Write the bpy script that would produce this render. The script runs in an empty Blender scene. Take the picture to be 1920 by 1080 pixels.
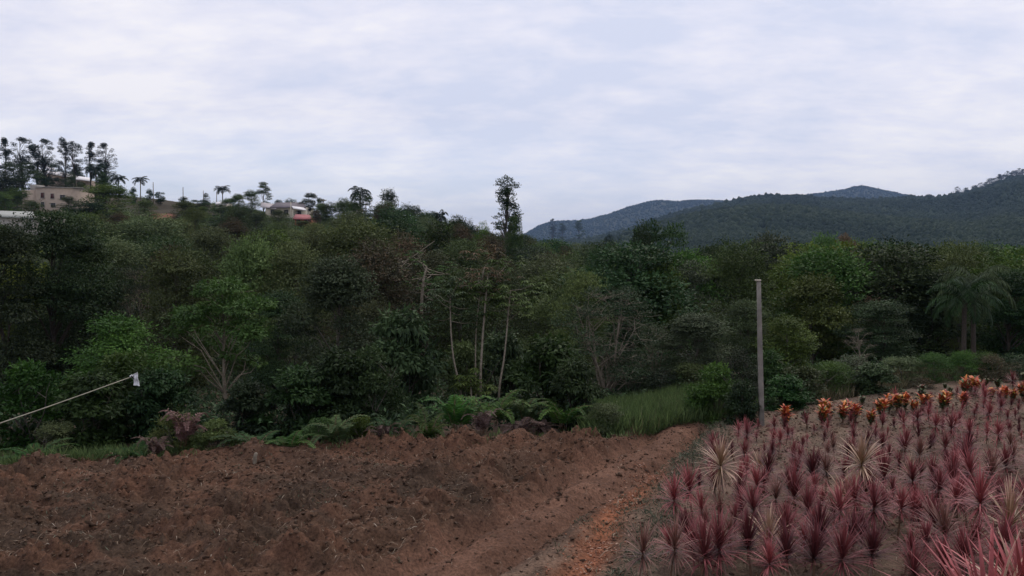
import bpy, math, random
import numpy as np
from mathutils import Vector
R = math.radians
C = bpy.context.scene.collection
scn = bpy.context.scene
rng = np.random.default_rng(7)
random.seed(7)

# ------------------------------------------------------------------ camera
CAM_H = 3.6
F = 1507.0
PITCH = math.atan(70 / F)
cam = bpy.data.objects.new('camera', bpy.data.cameras.new('camera'))
C.objects.link(cam)
cam.location = (0, 0, CAM_H)
cam.rotation_euler = (R(90) - PITCH, 0, 0)
cam.data.sensor_width = 36
cam.data.lens = 36 * F / 1920
cam.data.clip_start = 0.1
cam.data.clip_end = 20000
scn.camera = cam

# ------------------------------------------------------------------ world
SUN_EL, SUN_AZ = 52, 35          # azimuth measured clockwise from +Y
world = bpy.data.worlds.new('World')
scn.world = world
world.use_nodes = True
nt = world.node_tree
nt.nodes.clear()
def N(t, **kw):
    n = nt.nodes.new(t)
    for k, v in kw.items():
        setattr(n, k, v)
    return n
def Lk(a, b): nt.links.new(a, b)
sky = N('ShaderNodeTexSky', sky_type='NISHITA', sun_disc=False)
sky.sun_elevation = R(SUN_EL); sky.sun_rotation = R(SUN_AZ)
sky.air_density = 1.2; sky.dust_density = 1.5
tc = N('ShaderNodeTexCoord')
sep = N('ShaderNodeSeparateXYZ'); Lk(tc.outputs['Generated'], sep.inputs[0])
def M(op, a, b=None, c=None):
    n = N('ShaderNodeMath', operation=op)
    for i, v in enumerate((a, b, c)):
        if v is None: continue
        if isinstance(v, (int, float)): n.inputs[i].default_value = v
        else: Lk(v, n.inputs[i])
    return n.outputs[0]
zz = M('ADD', M('MAXIMUM', sep.outputs[2], 0.0), 0.24)
cx = M('DIVIDE', sep.outputs[0], zz)
cy = M('DIVIDE', sep.outputs[1], zz)
cmb = N('ShaderNodeCombineXYZ')
Lk(cx, cmb.inputs[0]); Lk(cy, cmb.inputs[1])
def noise(scale, detail, rough, off, dist=0.0, sx=1.0, sy=1.0):
    mp = N('ShaderNodeMapping'); Lk(cmb.outputs[0], mp.inputs[0])
    mp.inputs['Location'].default_value = off
    mp.inputs['Scale'].default_value = (sx, sy, 1)
    mp.inputs['Rotation'].default_value = (0, 0, R(12))
    n = N('ShaderNodeTexNoise'); Lk(mp.outputs[0], n.inputs['Vector'])
    n.inputs['Scale'].default_value = scale
    n.inputs['Detail'].default_value = detail
    n.inputs['Roughness'].default_value = rough
    n.inputs['Distortion'].default_value = dist
    return n.outputs['Fac']
n1 = noise(0.9, 6, 0.55, (3.1, 1.7, 0), 0.1)
n2 = noise(3.6, 8, 0.6, (7.3, 4.2, 0), 0.15, 0.85, 1.25)
n3 = noise(0.35, 2, 0.5, (1.3, 9.2, 0))
cl = M('ADD', M('ADD', M('MULTIPLY', n1, 0.36), M('MULTIPLY', n2, 0.50)), M('MULTIPLY', n3, 0.14))
ramp = N('ShaderNodeValToRGB'); Lk(cl, ramp.inputs[0])
cr = ramp.color_ramp
cr.elements[0].position = 0.41; cr.elements[0].color = (0.75, 0.78, 0.94, 1)
cr.elements[1].position = 0.60; cr.elements[1].color = (1.05, 1.01, 1.04, 1)
e = cr.elements.new(0.50); e.color = (0.89, 0.88, 0.99, 1)
bg_c = N('ShaderNodeBackground'); Lk(ramp.outputs[0], bg_c.inputs[0]); bg_c.inputs[1].default_value = 1.0
bg_s = N('ShaderNodeBackground'); Lk(sky.outputs[0], bg_s.inputs[0]); bg_s.inputs[1].default_value = 0.15
# clear gap low over the left-hand ridge: the cloud deck thins out there
low = N('ShaderNodeMapRange'); Lk(sep.outputs[2], low.inputs[0])
low.inputs[1].default_value = 0.16; low.inputs[2].default_value = 0.0
low.inputs[3].default_value = 0.0; low.inputs[4].default_value = 1.0
side = N('ShaderNodeMapRange'); Lk(sep.outputs[0], side.inputs[0])
side.inputs[1].default_value = 0.32; side.inputs[2].default_value = -0.25
side.inputs[3].default_value = 0.15; side.inputs[4].default_value = 1.0
gap = M('MULTIPLY', M('MULTIPLY', low.outputs[0], side.outputs[0]), M('MULTIPLY_ADD', n2, -1.2, 1.25))
lift = M('MULTIPLY_ADD', M('MULTIPLY', low.outputs[0], side.outputs[0]), 0.28, 1.0)
Lk(lift, bg_c.inputs[1])
gap = M('ADD', M('MULTIPLY', gap, 0.6), 0.06)
mix = N('ShaderNodeMixShader')
Lk(gap, mix.inputs[0]); Lk(bg_c.outputs[0], mix.inputs[1]); Lk(bg_s.outputs[0], mix.inputs[2])
wo = N('ShaderNodeOutputWorld'); Lk(mix.outputs[0], wo.inputs[0])

sun = bpy.data.objects.new('sun', bpy.data.lights.new('sun', 'SUN'))
C.objects.link(sun)
sun.data.energy = 1.2; sun.data.angle = R(25); sun.data.color = (1, 0.90, 0.78)
sd = Vector((math.sin(R(SUN_AZ)) * math.cos(R(SUN_EL)), math.cos(R(SUN_AZ)) * math.cos(R(SUN_EL)), math.sin(R(SUN_EL))))
sun.rotation_euler = sd.to_track_quat('Z', 'Y').to_euler()
scn.view_settings.view_transform = 'Standard'
scn.view_settings.look = 'None'
scn.view_settings.exposure = 0.0
scn.view_settings.gamma = 1
try:
    scn.cycles.max_bounces = 6
    scn.cycles.volume_bounces = 0
except Exception: pass

# ------------------------------------------------------------------ helpers
def at(px, py, D):
    """world point on the ray through picture point (px,py), D metres away along +Y"""
    x, y, z = (px - 960) / F, -(py - 540) / F, 1.0
    cy_, sy_ = math.cos(PITCH), math.sin(PITCH)
    fy = z * cy_ + y * sy_
    fz = -z * sy_ + y * cy_
    t = D / fy
    return Vector((x * t, D, CAM_H + fz * t))
def ground_at(px, py, z=0.0):
    a = at(px, py, 1.0)
    t = (z - CAM_H) / (a.z - CAM_H)
    return Vector((a.x * t, t, z))
def project(p):
    cy_, sy_ = math.cos(PITCH), math.sin(PITCH)
    y, z = p[1], p[2] - CAM_H
    f = y * cy_ - z * sy_
    u = y * sy_ + z * cy_
    return 960 + F * p[0] / f, 540 - F * u / f

def _h(ix, iy, s):
    n = (ix * 374761393 + iy * 668265263 + s * 974634777) & 0xffffffff
    n = ((n ^ (n >> 13)) * 1274126177) & 0xffffffff
    return ((n ^ (n >> 16)) & 0xffffff) / float(0xffffff)
def vnoise(x, y, s=0):
    x = np.asarray(x, float); y = np.asarray(y, float)
    ix = np.floor(x).astype(np.int64); iy = np.floor(y).astype(np.int64)
    fx = x - ix; fy = y - iy
    fx = fx * fx * (3 - 2 * fx); fy = fy * fy * (3 - 2 * fy)
    a = _h(ix, iy, s); b = _h(ix + 1, iy, s); c = _h(ix, iy + 1, s); d = _h(ix + 1, iy + 1, s)
    return (a * (1 - fx) + b * fx) * (1 - fy) + (c * (1 - fx) + d * fx) * fy
def fbm(x, y, o=4, s=0, g=0.5):
    t = 0; a = 1; n = 0
    for i in range(o):
        t = t + a * vnoise(x * 2 ** i + 17.3 * i, y * 2 ** i - 9.1 * i, s + i); n += a; a *= g
    return t / n
def worley(x, y, s=0):
    ix = np.floor(x).astype(np.int64); iy = np.floor(y).astype(np.int64)
    best = np.full(x.shape, 9.0); idv = np.zeros(x.shape)
    for dx in (-1, 0, 1):
        for dy in (-1, 0, 1):
            jx = ix + dx; jy = iy + dy
            px = jx + _h(jx, jy, s); py = jy + _h(jx, jy, s + 5)
            d = np.hypot(px - x, py - y)
            m = d < best
            best = np.where(m, d, best); idv = np.where(m, _h(jx, jy, s + 9), idv)
    return best, idv
def sstep(a, b, x):
    t = np.clip((x - a) / (b - a), 0, 1); return t * t * (3 - 2 * t)

def build(name, V, F4=None, F3=None, mat=None, parent=None, smooth=False, tint4=None, tint3=None, col=None, loc=None):
    V = np.asarray(V, np.float32).reshape(-1, 3)
    me = bpy.data.meshes.new(name)
    me.vertices.add(len(V)); me.vertices.foreach_set('co', V.ravel())
    parts = []; tot = []; tt = []
    if F4 is not None and len(F4):
        parts.append(np.asarray(F4, np.int32).ravel()); tot.append(np.full(len(F4), 4, np.int32))
        if tint4 is not None: tt.append(tint4)
    if F3 is not None and len(F3):
        parts.append(np.asarray(F3, np.int32).ravel()); tot.append(np.full(len(F3), 3, np.int32))
        if tint3 is not None: tt.append(tint3)
    loops = np.concatenate(parts); tot = np.concatenate(tot)
    st = np.concatenate(([0], np.cumsum(tot)[:-1])).astype(np.int32)
    me.loops.add(len(loops)); me.loops.foreach_set('vertex_index', loops)
    me.polygons.add(len(tot)); me.polygons.foreach_set('loop_start', st); me.polygons.foreach_set('loop_total', tot)
    if smooth: me.polygons.foreach_set('use_smooth', np.ones(len(tot), bool))
    me.update(calc_edges=True)
    if tt:
        a = me.attributes.new('tint', 'FLOAT', 'FACE'); a.data.foreach_set('value', np.concatenate(tt).astype(np.float32))
    if col is not None:
        a = me.attributes.new('col', 'FLOAT_COLOR', 'POINT')
        cc = np.ones((len(V), 4), np.float32); cc[:, :3] = col
        a.data.foreach_set('color', cc.ravel())
    if mat: me.materials.append(mat)
    o = bpy.data.objects.new(name, me); C.objects.link(o)
    if parent: o.parent = parent
    if loc is not None: o.location = loc
    return o
def empty(name, loc=(0, 0, 0), rz=0.0):
    o = bpy.data.objects.new(name, None); C.objects.link(o)
    o.location = loc; o.rotation_euler = (0, 0, rz); o.empty_display_size = 0.2
    return o
def tag(o, label=None, cat=None, group=None, kind=None):
    if label: o['label'] = label
    if cat: o['category'] = cat
    if group: o['group'] = group
    if kind: o['kind'] = kind
    return o
def copy_tree(src):
    c = src.copy(); C.objects.link(c)
    for ch in list(src.children):
        d = ch.copy(); C.objects.link(d); d.parent = c
        for g in list(ch.children):
            e_ = g.copy(); C.objects.link(e_); e_.parent = d
    return c

# ---- materials
def mat_base(name):
    m = bpy.data.materials.new(name); m.use_nodes = True
    t = m.node_tree; b = t.nodes['Principled BSDF']
    return m, t, b
def simple(name, col, rough=0.8, var=0.25, scale=6.0, bump=0.0, spec=0.2, metal=0.0):
    m, t, b = mat_base(name)
    b.inputs['Roughness'].default_value = rough
    b.inputs['Specular IOR Level'].default_value = spec
    b.inputs['Metallic'].default_value = metal
    co = t.nodes.new('ShaderNodeTexCoord')
    n = t.nodes.new('ShaderNodeTexNoise'); n.inputs['Scale'].default_value = scale
    n.inputs['Detail'].default_value = 6
    t.links.new(co.outputs['Object'], n.inputs['Vector'])
    r = t.nodes.new('ShaderNodeValToRGB')
    r.color_ramp.elements[0].position = 0.3; r.color_ramp.elements[1].position = 0.7
    r.color_ramp.elements[0].color = (*[c * (1 - var) for c in col], 1)
    r.color_ramp.elements[1].color = (*[min(1, c * (1 + var)) for c in col], 1)
    t.links.new(n.outputs['Fac'], r.inputs[0]); t.links.new(r.outputs[0], b.inputs['Base Color'])
    if bump:
        bp = t.nodes.new('ShaderNodeBump'); bp.inputs['Strength'].default_value = bump
        bp.inputs['Distance'].default_value = 0.02
        t.links.new(n.outputs['Fac'], bp.inputs['Height']); t.links.new(bp.outputs[0], b.inputs['Normal'])
    return m
def leafmat(name, stops, rough=0.6, spec=0.18, trans=0.25, hvar=0.03, vvar=0.45, attr='tint'):
    """leaf colour chosen by each leaf's own tint; every copy drifts a little in hue and value"""
    m, t, b = mat_base(name)
    a = t.nodes.new('ShaderNodeAttribute'); a.attribute_name = attr
    r = t.nodes.new('ShaderNodeValToRGB')
    els = r.color_ramp.elements
    els[0].position = stops[0][0]; els[0].color = (*stops[0][1], 1)
    els[1].position = stops[-1][0]; els[1].color = (*stops[-1][1], 1)
    for p, c in stops[1:-1]:
        e_ = els.new(p); e_.color = (*c, 1)
    t.links.new(a.outputs['Fac'], r.inputs[0])
    oi = t.nodes.new('ShaderNodeObjectInfo')
    hs = t.nodes.new('ShaderNodeHueSaturation')
    def mr(lo, hi, mul=1.0):
        q = t.nodes.new('ShaderNodeMath'); q.operation = 'FRACT'
        q0 = t.nodes.new('ShaderNodeMath'); q0.operation = 'MULTIPLY'; q0.inputs[1].default_value = mul
        t.links.new(oi.outputs['Random'], q0.inputs[0]); t.links.new(q0.outputs[0], q.inputs[0])
        k = t.nodes.new('ShaderNodeMapRange'); k.inputs[3].default_value = lo; k.inputs[4].default_value = hi
        t.links.new(q.outputs[0], k.inputs[0]); return k.outputs[0]
    t.links.new(mr(0.5 - hvar, 0.5 + hvar, 7.3), hs.inputs['Hue'])
    t.links.new(mr(1 - vvar, 1 + vvar, 13.7), hs.inputs['Value'])
    t.links.new(mr(0.8, 1.1, 3.1), hs.inputs['Saturation'])
    t.links.new(r.outputs[0], hs.inputs['Color'])
    t.links.new(hs.outputs[0], b.inputs['Base Color'])
    b.inputs['Roughness'].default_value = rough
    b.inputs['Specular IOR Level'].default_value = spec
    if trans:
        tr = t.nodes.new('ShaderNodeBsdfTranslucent'); t.links.new(hs.outputs[0], tr.inputs[0])
        mx = t.nodes.new('ShaderNodeMixShader'); mx.inputs[0].default_value = trans
        t.links.new(b.outputs[0], mx.inputs[1]); t.links.new(tr.outputs[0], mx.inputs[2])
        t.links.new(mx.outputs[0], t.nodes['Material Output'].inputs['Surface'])
    return m
def colmat(name, rough=0.9, spec=0.1, nscale=8.0, nvar=0.35, bump=0.4, bdist=0.02, attr='col', scale2=60.0):
    m, t, b = mat_base(name)
    b.inputs['Roughness'].default_value = rough
    b.inputs['Specular IOR Level'].default_value = spec
    a = t.nodes.new('ShaderNodeAttribute'); a.attribute_name = attr
    co = t.nodes.new('ShaderNodeTexCoord')
    n = t.nodes.new('ShaderNodeTexNoise'); n.inputs['Scale'].default_value = nscale; n.inputs['Detail'].default_value = 8
    n.inputs['Roughness'].default_value = 0.78
    t.links.new(co.outputs['Object'], n.inputs['Vector'])
    k = t.nodes.new('ShaderNodeMapRange'); k.inputs[1].default_value = 0.3; k.inputs[2].default_value = 0.7
    k.inputs[3].default_value = 1 - nvar; k.inputs[4].default_value = 1 + nvar
    t.links.new(n.outputs['Fac'], k.inputs[0])
    v = t.nodes.new('ShaderNodeVectorMath'); v.operation = 'SCALE'
    t.links.new(a.outputs['Color'], v.inputs[0]); t.links.new(k.outputs[0], v.inputs['Scale'])
    t.links.new(v.outputs[0], b.inputs['Base Color'])
    if bump:
        n2_ = t.nodes.new('ShaderNodeTexNoise'); n2_.inputs['Scale'].default_value = scale2; n2_.inputs['Detail'].default_value = 5
        t.links.new(co.outputs['Object'], n2_.inputs['Vector'])
        bp = t.nodes.new('ShaderNodeBump'); bp.inputs['Strength'].default_value = bump; bp.inputs['Distance'].default_value = bdist
        t.links.new(n2_.outputs['Fac'], bp.inputs['Height']); t.links.new(bp.outputs[0], b.inputs['Normal'])
    return m

# ------------------------------------------------------------------ terrain
KP = np.array([-400, 0, 200, 400, 600, 740, 850, 950, 1050, 1150, 1400, 1650, 1920, 2400], float)
KD = np.array([0, 13, 16, 24, 34, 60, 100, 140, 175, 230, 300, 600, 1000, 1500, 2200, 3000, 3600, 4500, 7000, 9000], float)
RB = np.array([(900, 458), (985, 455), (1100, 446), (1160, 432), (1210, 417), (1250, 400), (1300, 388), (1350, 379), (1400, 369), (1440, 364), (1500, 366), (1560, 371), (1620, 373), (1700, 370), (1760, 368), (1800, 362), (1840, 352), (1880, 336), (1920, 328), (2000, 318), (2400, 330)], float)
RA = np.array([(900, 424), (985, 421), (1040, 416), (1080, 415), (1110, 411), (1140, 403), (1180, 389), (1220, 379), (1240, 377), (1265, 380), (1290, 377), (1330, 377), (1400, 380), (1480, 372), (1500, 368), (1550, 362), (1585, 356), (1600, 352), (1612, 350), (1628, 353), (1660, 360), (1700, 368), (1800, 380), (2400, 390)], float)
def zy(py, D): return CAM_H + (470 - py) / F * D
rows = []
for p in KP:
    if p <= 950:
        def L(v): return float(np.interp(p, [0, 200, 400, 600, 740, 850, 950], v))
        r = [0, 0, 0, -1.0, -1.8, L([-1, -1, -1, -1, -1, -2, -3]), L([3.5, 4, 4.5, 4, 3.5, 1.0, -1.5]), L([8, 8.5, 8.5, 7, 5, 1.5, -2]),
             L([11.5, 12, 12, 10.5, 5, 1, -3]), L([20.5, 19.5, 17, 9, 3, -1, -4]), L([21, 18, 12, 6, 0, -4, -5]), 0, 5, 10, 10, 15, 30, 20, 0, 0]
    else:
        f_ = min(1, (p - 950) / 200)
        r = [0, 0, 0 if p < 1300 else 0, -0.8 if p < 1300 else -0.1, -2.5 if p < 1300 else -1.8, -4.5, -5, -5.5, -6, -6, -5, 4, 14, 22, 10, 30, 40, 20, 0, 0]
    rows.append(r)
KZ = np.array(rows)
def terrain(X, Y):
    X = np.asarray(X, float); Y = np.asarray(Y, float)
    r = np.hypot(X, Y) + 1e-6
    az = np.arctan2(X, Y)
    azc = np.clip(az, -R(52), R(52))
    D = r * np.cos(azc)
    px = 960 + F * np.tan(azc)
    fi = np.clip(np.interp(px, KP, np.arange(len(KP))), 0, len(KP) - 1.001)
    i = fi.astype(int); f = fi - i; f = f * f * (3 - 2 * f)
    fj = np.clip(np.interp(D, KD, np.arange(len(KD))), 0, len(KD) - 1.001)
    j = fj.astype(int); g = fj - j; g2 = g * g * (3 - 2 * g); g = 0.5 * g + 0.5 * g2
    z = (KZ[i, j] * (1 - f) + KZ[i + 1, j] * f) * (1 - g) + (KZ[i, j + 1] * (1 - f) + KZ[i + 1, j + 1] * f) * g
    # the wooded hill (ridge about 1500 m off) and the far blue ridge
    zb = CAM_H + (470 - np.interp(px, RB[:, 0], RB[:, 1])) / F * 1500 - 8
    za = CAM_H + (470 - np.interp(px, RA[:, 0], RA[:, 1])) / F * 3600 - 6
    t = np.clip((D - 330) / 1170, 0, 1)
    side_ = sstep(930, 1040, px)
    rise = 0.75 * t ** 1.25 + 0.25 * sstep(0, 1, t)
    rid = (fbm(X / 260, Y / 420, 3, 31) - 0.5) * 46 * np.sin(np.pi * np.clip(t, 0, 1)) * (zb > 35)
    zhB = -4 + (zb + 4) * rise + rid
    back = sstep(1500, 2500, D)
    zhB = zhB * (1 - back) + 10 * back
    tA = sstep(2400, 3600, D) * (1 - sstep(3600, 5200, D))
    zhA = za * tA + (fbm(X / 500, Y / 500, 3, 55) - 0.5) * 60 * tA * (1 - tA) * 4
    hill = np.maximum(zhB, zhA)
    w = sstep(260, 420, D) * side_
    z = z * (1 - w) + hill * w
    z = z + (fbm(X / 9, Y / 9, 3, 3) - 0.5) * 0.8 * sstep(26, 40, D)
    front = sstep(-0.2, 0.3, np.cos(az))
    return z * front
def tz(x, y): return float(terrain(np.array([x]), np.array([y]))[0])

a1 = np.linspace(-R(46), R(46), 620)
a2 = np.linspace(R(46), R(314), 50)[1:-1]
AZ = np.concatenate((a1, a2)); nA = len(AZ)
RR = np.concatenate(([0.5, 2, 4, 6, 8], np.geomspace(10, 9000, 300)))
aa, rr = np.meshgrid(AZ, RR)
X = rr * np.sin(aa); Y = rr * np.cos(aa)
Z = terrain(X, Y)
Dm = rr * np.cos(np.clip(aa, -R(46), R(46))); PXm = 960 + F * np.tan(np.clip(aa, -R(46), R(46)))
# the strip under the finely modelled field sits a little lower than the field sheet
infield = (X > -13) & (X < 16) & (Y > 6) & (Y < 23)
Z = np.where(infield, Z - 0.10 - 0.25 * sstep(0.4, 1.2, np.interp(X, [-12, -8.6, -4, 0, 2.0, 3.0, 4.6, 5.5, 10, 14, 18], [12.6, 12.9, 14.3, 14.9, 15.2, 16.6, 17.2, 17.3, 20.4, 23.2, 25]) - Y) * sstep(6.5, 7.5, Y), Z)
col = np.zeros(X.shape + (3,))
col[:] = (0.030, 0.036, 0.018)
nz = fbm(X / 6, Y / 6, 4, 12)[..., None]
col = col * (0.6 + 0.9 * nz)
bank = (sstep(225, 262, PXm) * (1 - sstep(395, 440, PXm)) * sstep(150, 165, Dm) * (1 - sstep(300, 400, Dm)))[..., None]
col = col * (1 - bank) + (np.array([0.052, 0.042, 0.025]) * (0.5 + 0.9 * nz)) * bank
cut = (sstep(283, 292, PXm) * (1 - sstep(322, 336, PXm)) * sstep(146, 152, Dm) * (1 - sstep(163, 170, Dm)))[..., None]
col = col * (1 - cut) + np.array([0.17, 0.068, 0.040]) * cut
yard = (sstep(-60, 20, PXm) * (1 - sstep(200, 250, PXm)) * sstep(186, 196, Dm) * (1 - sstep(225, 240, Dm)))[..., None]
col = col * (1 - yard) + np.array([0.10, 0.08, 0.055]) * yard
near = (1 - sstep(24, 34, rr))[..., None]
col = col * (1 - near) + np.array([0.09, 0.062, 0.045]) * near * (0.7 + 0.6 * nz)
V = np.stack((X, Y, Z), -1).reshape(-1, 3)
nR = len(RR)
ii, jj = np.meshgrid(np.arange(nR - 1), np.arange(nA), indexing='ij')
j2 = (jj + 1) % nA
Fq = np.stack((ii * nA + jj, ii * nA + j2, (ii + 1) * nA + j2, (ii + 1) * nA + jj), -1).reshape(-1, 4)[:, ::-1]
V = np.vstack((V, [[0, 0, 0]])); cc = np.vstack((col.reshape(-1, 3), [[0.09, 0.06, 0.045]]))
ft = np.stack((np.full(nA, len(V) - 1), np.arange(nA), (np.arange(nA) + 1) % nA), -1)[:, ::-1]
m_ground = colmat('forest_floor', nscale=0.8, nvar=0.4, bump=0.6, bdist=0.05, scale2=6)
o = build('ground', V, Fq, ft, m_ground, smooth=True, col=cc); tag(o, kind='structure')

# ------------------------------------------------------------------ field, track and flower bed soil (one fine sheet)
def edgeY(x): return np.interp(x, [-12, -8.6, -4, 0, 2.0, 3.0, 4.6, 5.5, 10, 14, 18], [12.6, 12.9, 14.3, 14.9, 15.2, 16.6, 17.2, 17.3, 20.4, 23.2, 25])
TR = np.array([(-3.2, 6.0), (-0.75, 8.9), (0.24, 10.6), (1.38, 12.5), (2.6, 14.5), (3.6, 16.4), (4.0, 18)])
GR = np.array([(-0.3, 6.5), (0.92, 9.0), (1.7, 11.3), (2.25, 12.9), (2.9, 14.6), (3.4, 16.0)])
def trx(y): return np.interp(y, TR[:, 1], TR[:, 0])
def grx(y): return np.interp(y, GR[:, 1], GR[:, 0])
xs = np.concatenate((np.arange(-12.5, 6.0, 0.028), np.arange(6.0, 16.5, 0.045)))
ys = np.concatenate((np.arange(6.3, 12, 0.030), np.arange(12, 26, 0.042)))
X, Y = np.meshgrid(xs, ys)
wob = (fbm(X / 1.5, Y / 1.5, 3, 40) - 0.5)
dt = (X - trx(Y)) * 0.86 + wob * 0.25                      # signed distance from track centre
dg = (X - grx(Y)) * 0.9 + wob * 0.3
bed = sstep(0.25, 0.75, dg + wob * 0.5)                                  # plant bed
trk = (1 - sstep(0.45, 0.80, np.abs(dt)))
verge = sstep(0.45, 0.9, dt) * (1 - bed)
plough = np.clip(1 - trk - verge - bed, 0, 1)
plough = np.where(dt > 0, 0, plough)
w1, i1 = worley(X / 0.55 + wob, Y / 0.45, 1)
w2, i2 = worley(X / 0.19, Y / 0.17 + wob, 2)
w3, i3 = worley(X / 0.075, Y / 0.075, 3)
furrow = np.sin((X * 0.42 + Y * 0.9) * 2 * np.pi / 1.15 + 3.5 * (fbm(X / 2.5, Y / 2.5, 3, 8) - 0.5))
w4, i4 = worley(X / 0.11 + 0.4 * wob, Y / 0.10, 4)
rg = np.abs(fbm(X / 0.16, Y / 0.13, 4, 203) - 0.5) * 2
clod = (0.13 * (1 - w1) * (i1 > 0.35) + 0.085 * (1 - sstep(0.22, 0.55, w2)) * i2 + 0.06 * (1 - sstep(0.2, 0.5, w4)) * i4 + 0.035 * (1 - w3) * i3 + 0.10 * rg)
big = fbm(X / 2.2, Y / 1.6, 4, 21)
mask = sstep(0.40, 0.60, fbm(X / 1.1, Y / 0.9, 3, 77))
hp = 0.055 * furrow + clod * (0.5 + 0.8 * mask) + 0.16 * (big - 0.45)
ridge_edge = (1 - 0.8 * sstep(0.2, 1.4, X)) * np.exp(-((edgeY(X) - 0.55 - Y) / 0.45) ** 2) * (0.03 + 0.12 * sstep(0.5, 0.7, fbm(X / 0.9, Y / 3, 2, 91)))
hp = hp + ridge_edge
hp = hp + 0.085 * np.sin((dt + 0.25 * wob) * 2 * np.pi / 0.85) * sstep(-3.4, -2.2, dt) * (1 - sstep(-0.9, -0.6, dt))
hs_ = 0.03 * (fbm(X / 0.25, Y / 0.25, 4, 60) - 0.5)
rut = -0.15 * (0.6 + 0.8 * fbm(X / 0.5, Y / 0.7, 3, 222)) * np.exp(-((np.abs(dt + 0.15 * (fbm(X / 0.8, Y / 0.8, 3, 233) - 0.5)) - 0.45) / 0.20) ** 2)
ht = rut - 0.01 + hs_ * 1.2 + 0.05 * (1 - w4) * i4 * (fbm(X / 0.5, Y / 0.5, 3, 244) > 0.5) + 0.03 * (1 - w3) * i3 + 0.04 * rg * (fbm(X / 0.9, Y / 0.6, 3, 255))
hv = 0.05 + 0.10 * (fbm(X / 0.6, Y / 0.6, 4, 23) - 0.4) + 0.03 * (1 - w2) * i2 + 0.025 * (1 - w3) * i3
gul = np.exp(-((dg + 0.05) / 0.22) ** 2)
hv = hv * (1 - gul) + (-0.05 + 0.035 * (1 - w3) * i3) * gul
hb = 0.09 + 0.05 * (fbm(X / 0.5, Y / 0.35, 4, 25) - 0.5) + 0.025 * (1 - w2) * i2 + 0.014 * (1 - w3) * i3
H_ = hp * plough + ht * trk + hv * verge + hb * bed
fade = sstep(0.0, 0.5, edgeY(X) + 0.35 - Y)
base = terrain(X, Y)
Zf = base + 0.03 + H_ * fade - 0.30 * (1 - sstep(-0.1, 0.35, edgeY(X) + 0.45 - Y))
c_pl = np.array([0.084, 0.048, 0.031]); c_dk = np.array([0.044, 0.029, 0.020]); c_rd = np.array([0.118, 0.058, 0.036])
c_tr = np.array([0.150, 0.080, 0.053]); c_or = np.array([0.240, 0.095, 0.050]); c_gy = np.array([0.165, 0.114, 0.083]); c_st = np.array([0.16, 0.125, 0.088])
m1 = sstep(0.42, 0.62, fbm(X / 1.7, Y / 1.2, 4, 101))[..., None]
m2 = sstep(0.45, 0.65, fbm(X / 0.5, Y / 0.4, 4, 131))[..., None]
m3 = sstep(0.5, 0.7, fbm(X / 0.14, Y / 0.10, 3, 151))[..., None]
colp = c_pl * (1 - m1) + c_dk * 1.25 * m1
colp = colp * (1 - 0.55 * m2) + c_rd * 0.55 * m2
colp = colp * (0.75 + 0.5 * i2[..., None] * 0.6 + 0.25 * i3[..., None])
far_red = sstep(11.5, 14.5, Y)[..., None]
colp = colp * (1 - 0.45 * far_red) + c_rd * 1.05 * 0.45 * far_red
colt = c_tr * (0.85 + 0.25 * m2) * (1 - 0.18 * m1)
colv = (0.45 * c_gy + 0.55 * c_pl) * (0.8 + 0.5 * m2) * (1 - 0.3 * m3) 
colv = colv * (1 - gul[..., None]) + c_or * (0.6 + 0.7 * i3[..., None]) * gul[..., None]
colb = c_gy * (1 - 0.28 * m1) * (0.8 + 0.3 * m2)
colb = colb * (1 - 0.5 * m3) + c_st * 0.5 * m3
colf = colp * plough[..., None] + colt * trk[..., None] + colv * verge[..., None] + colb * bed[..., None]
Vf = np.stack((X, Y, Zf), -1).reshape(-1, 3)
ny, nx = X.shape
a_, b_ = np.meshgrid(np.arange(ny - 1), np.arange(nx - 1), indexing='ij')
Fq = np.stack((a_ * nx + b_, a_ * nx + b_ + 1, (a_ + 1) * nx + b_ + 1, (a_ + 1) * nx + b_), -1).reshape(-1, 4)
keep = (edgeY(X[:-1, :-1]) + 0.5 > Y[:-1, :-1]).ravel()
m_soil = colmat('tilled_soil', nscale=26, nvar=0.75, bump=0.8, bdist=0.012, scale2=90)
o = build('soil', Vf, Fq[keep], None, m_soil, smooth=False, col=colf.reshape(-1, 3)); tag(o, kind='structure')
from bisect import bisect_left
def soil_z(x, y):
    i = min(len(ys) - 1, max(0, bisect_left(ys.tolist() if False else YL, y))); j = min(len(xs) - 1, max(0, bisect_left(XL, x)))
    return float(Zf[i, j])
XL = xs.tolist(); YL = ys.tolist()
zone_pl, zone_bed, zone_vg, zone_tr = plough, bed, verge, trk
def zone(arr, x, y):
    i = np.clip(np.searchsorted(ys, y), 0, len(ys) - 1); j = np.clip(np.searchsorted(xs, x), 0, len(xs) - 1)
    return arr[i, j]

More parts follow.
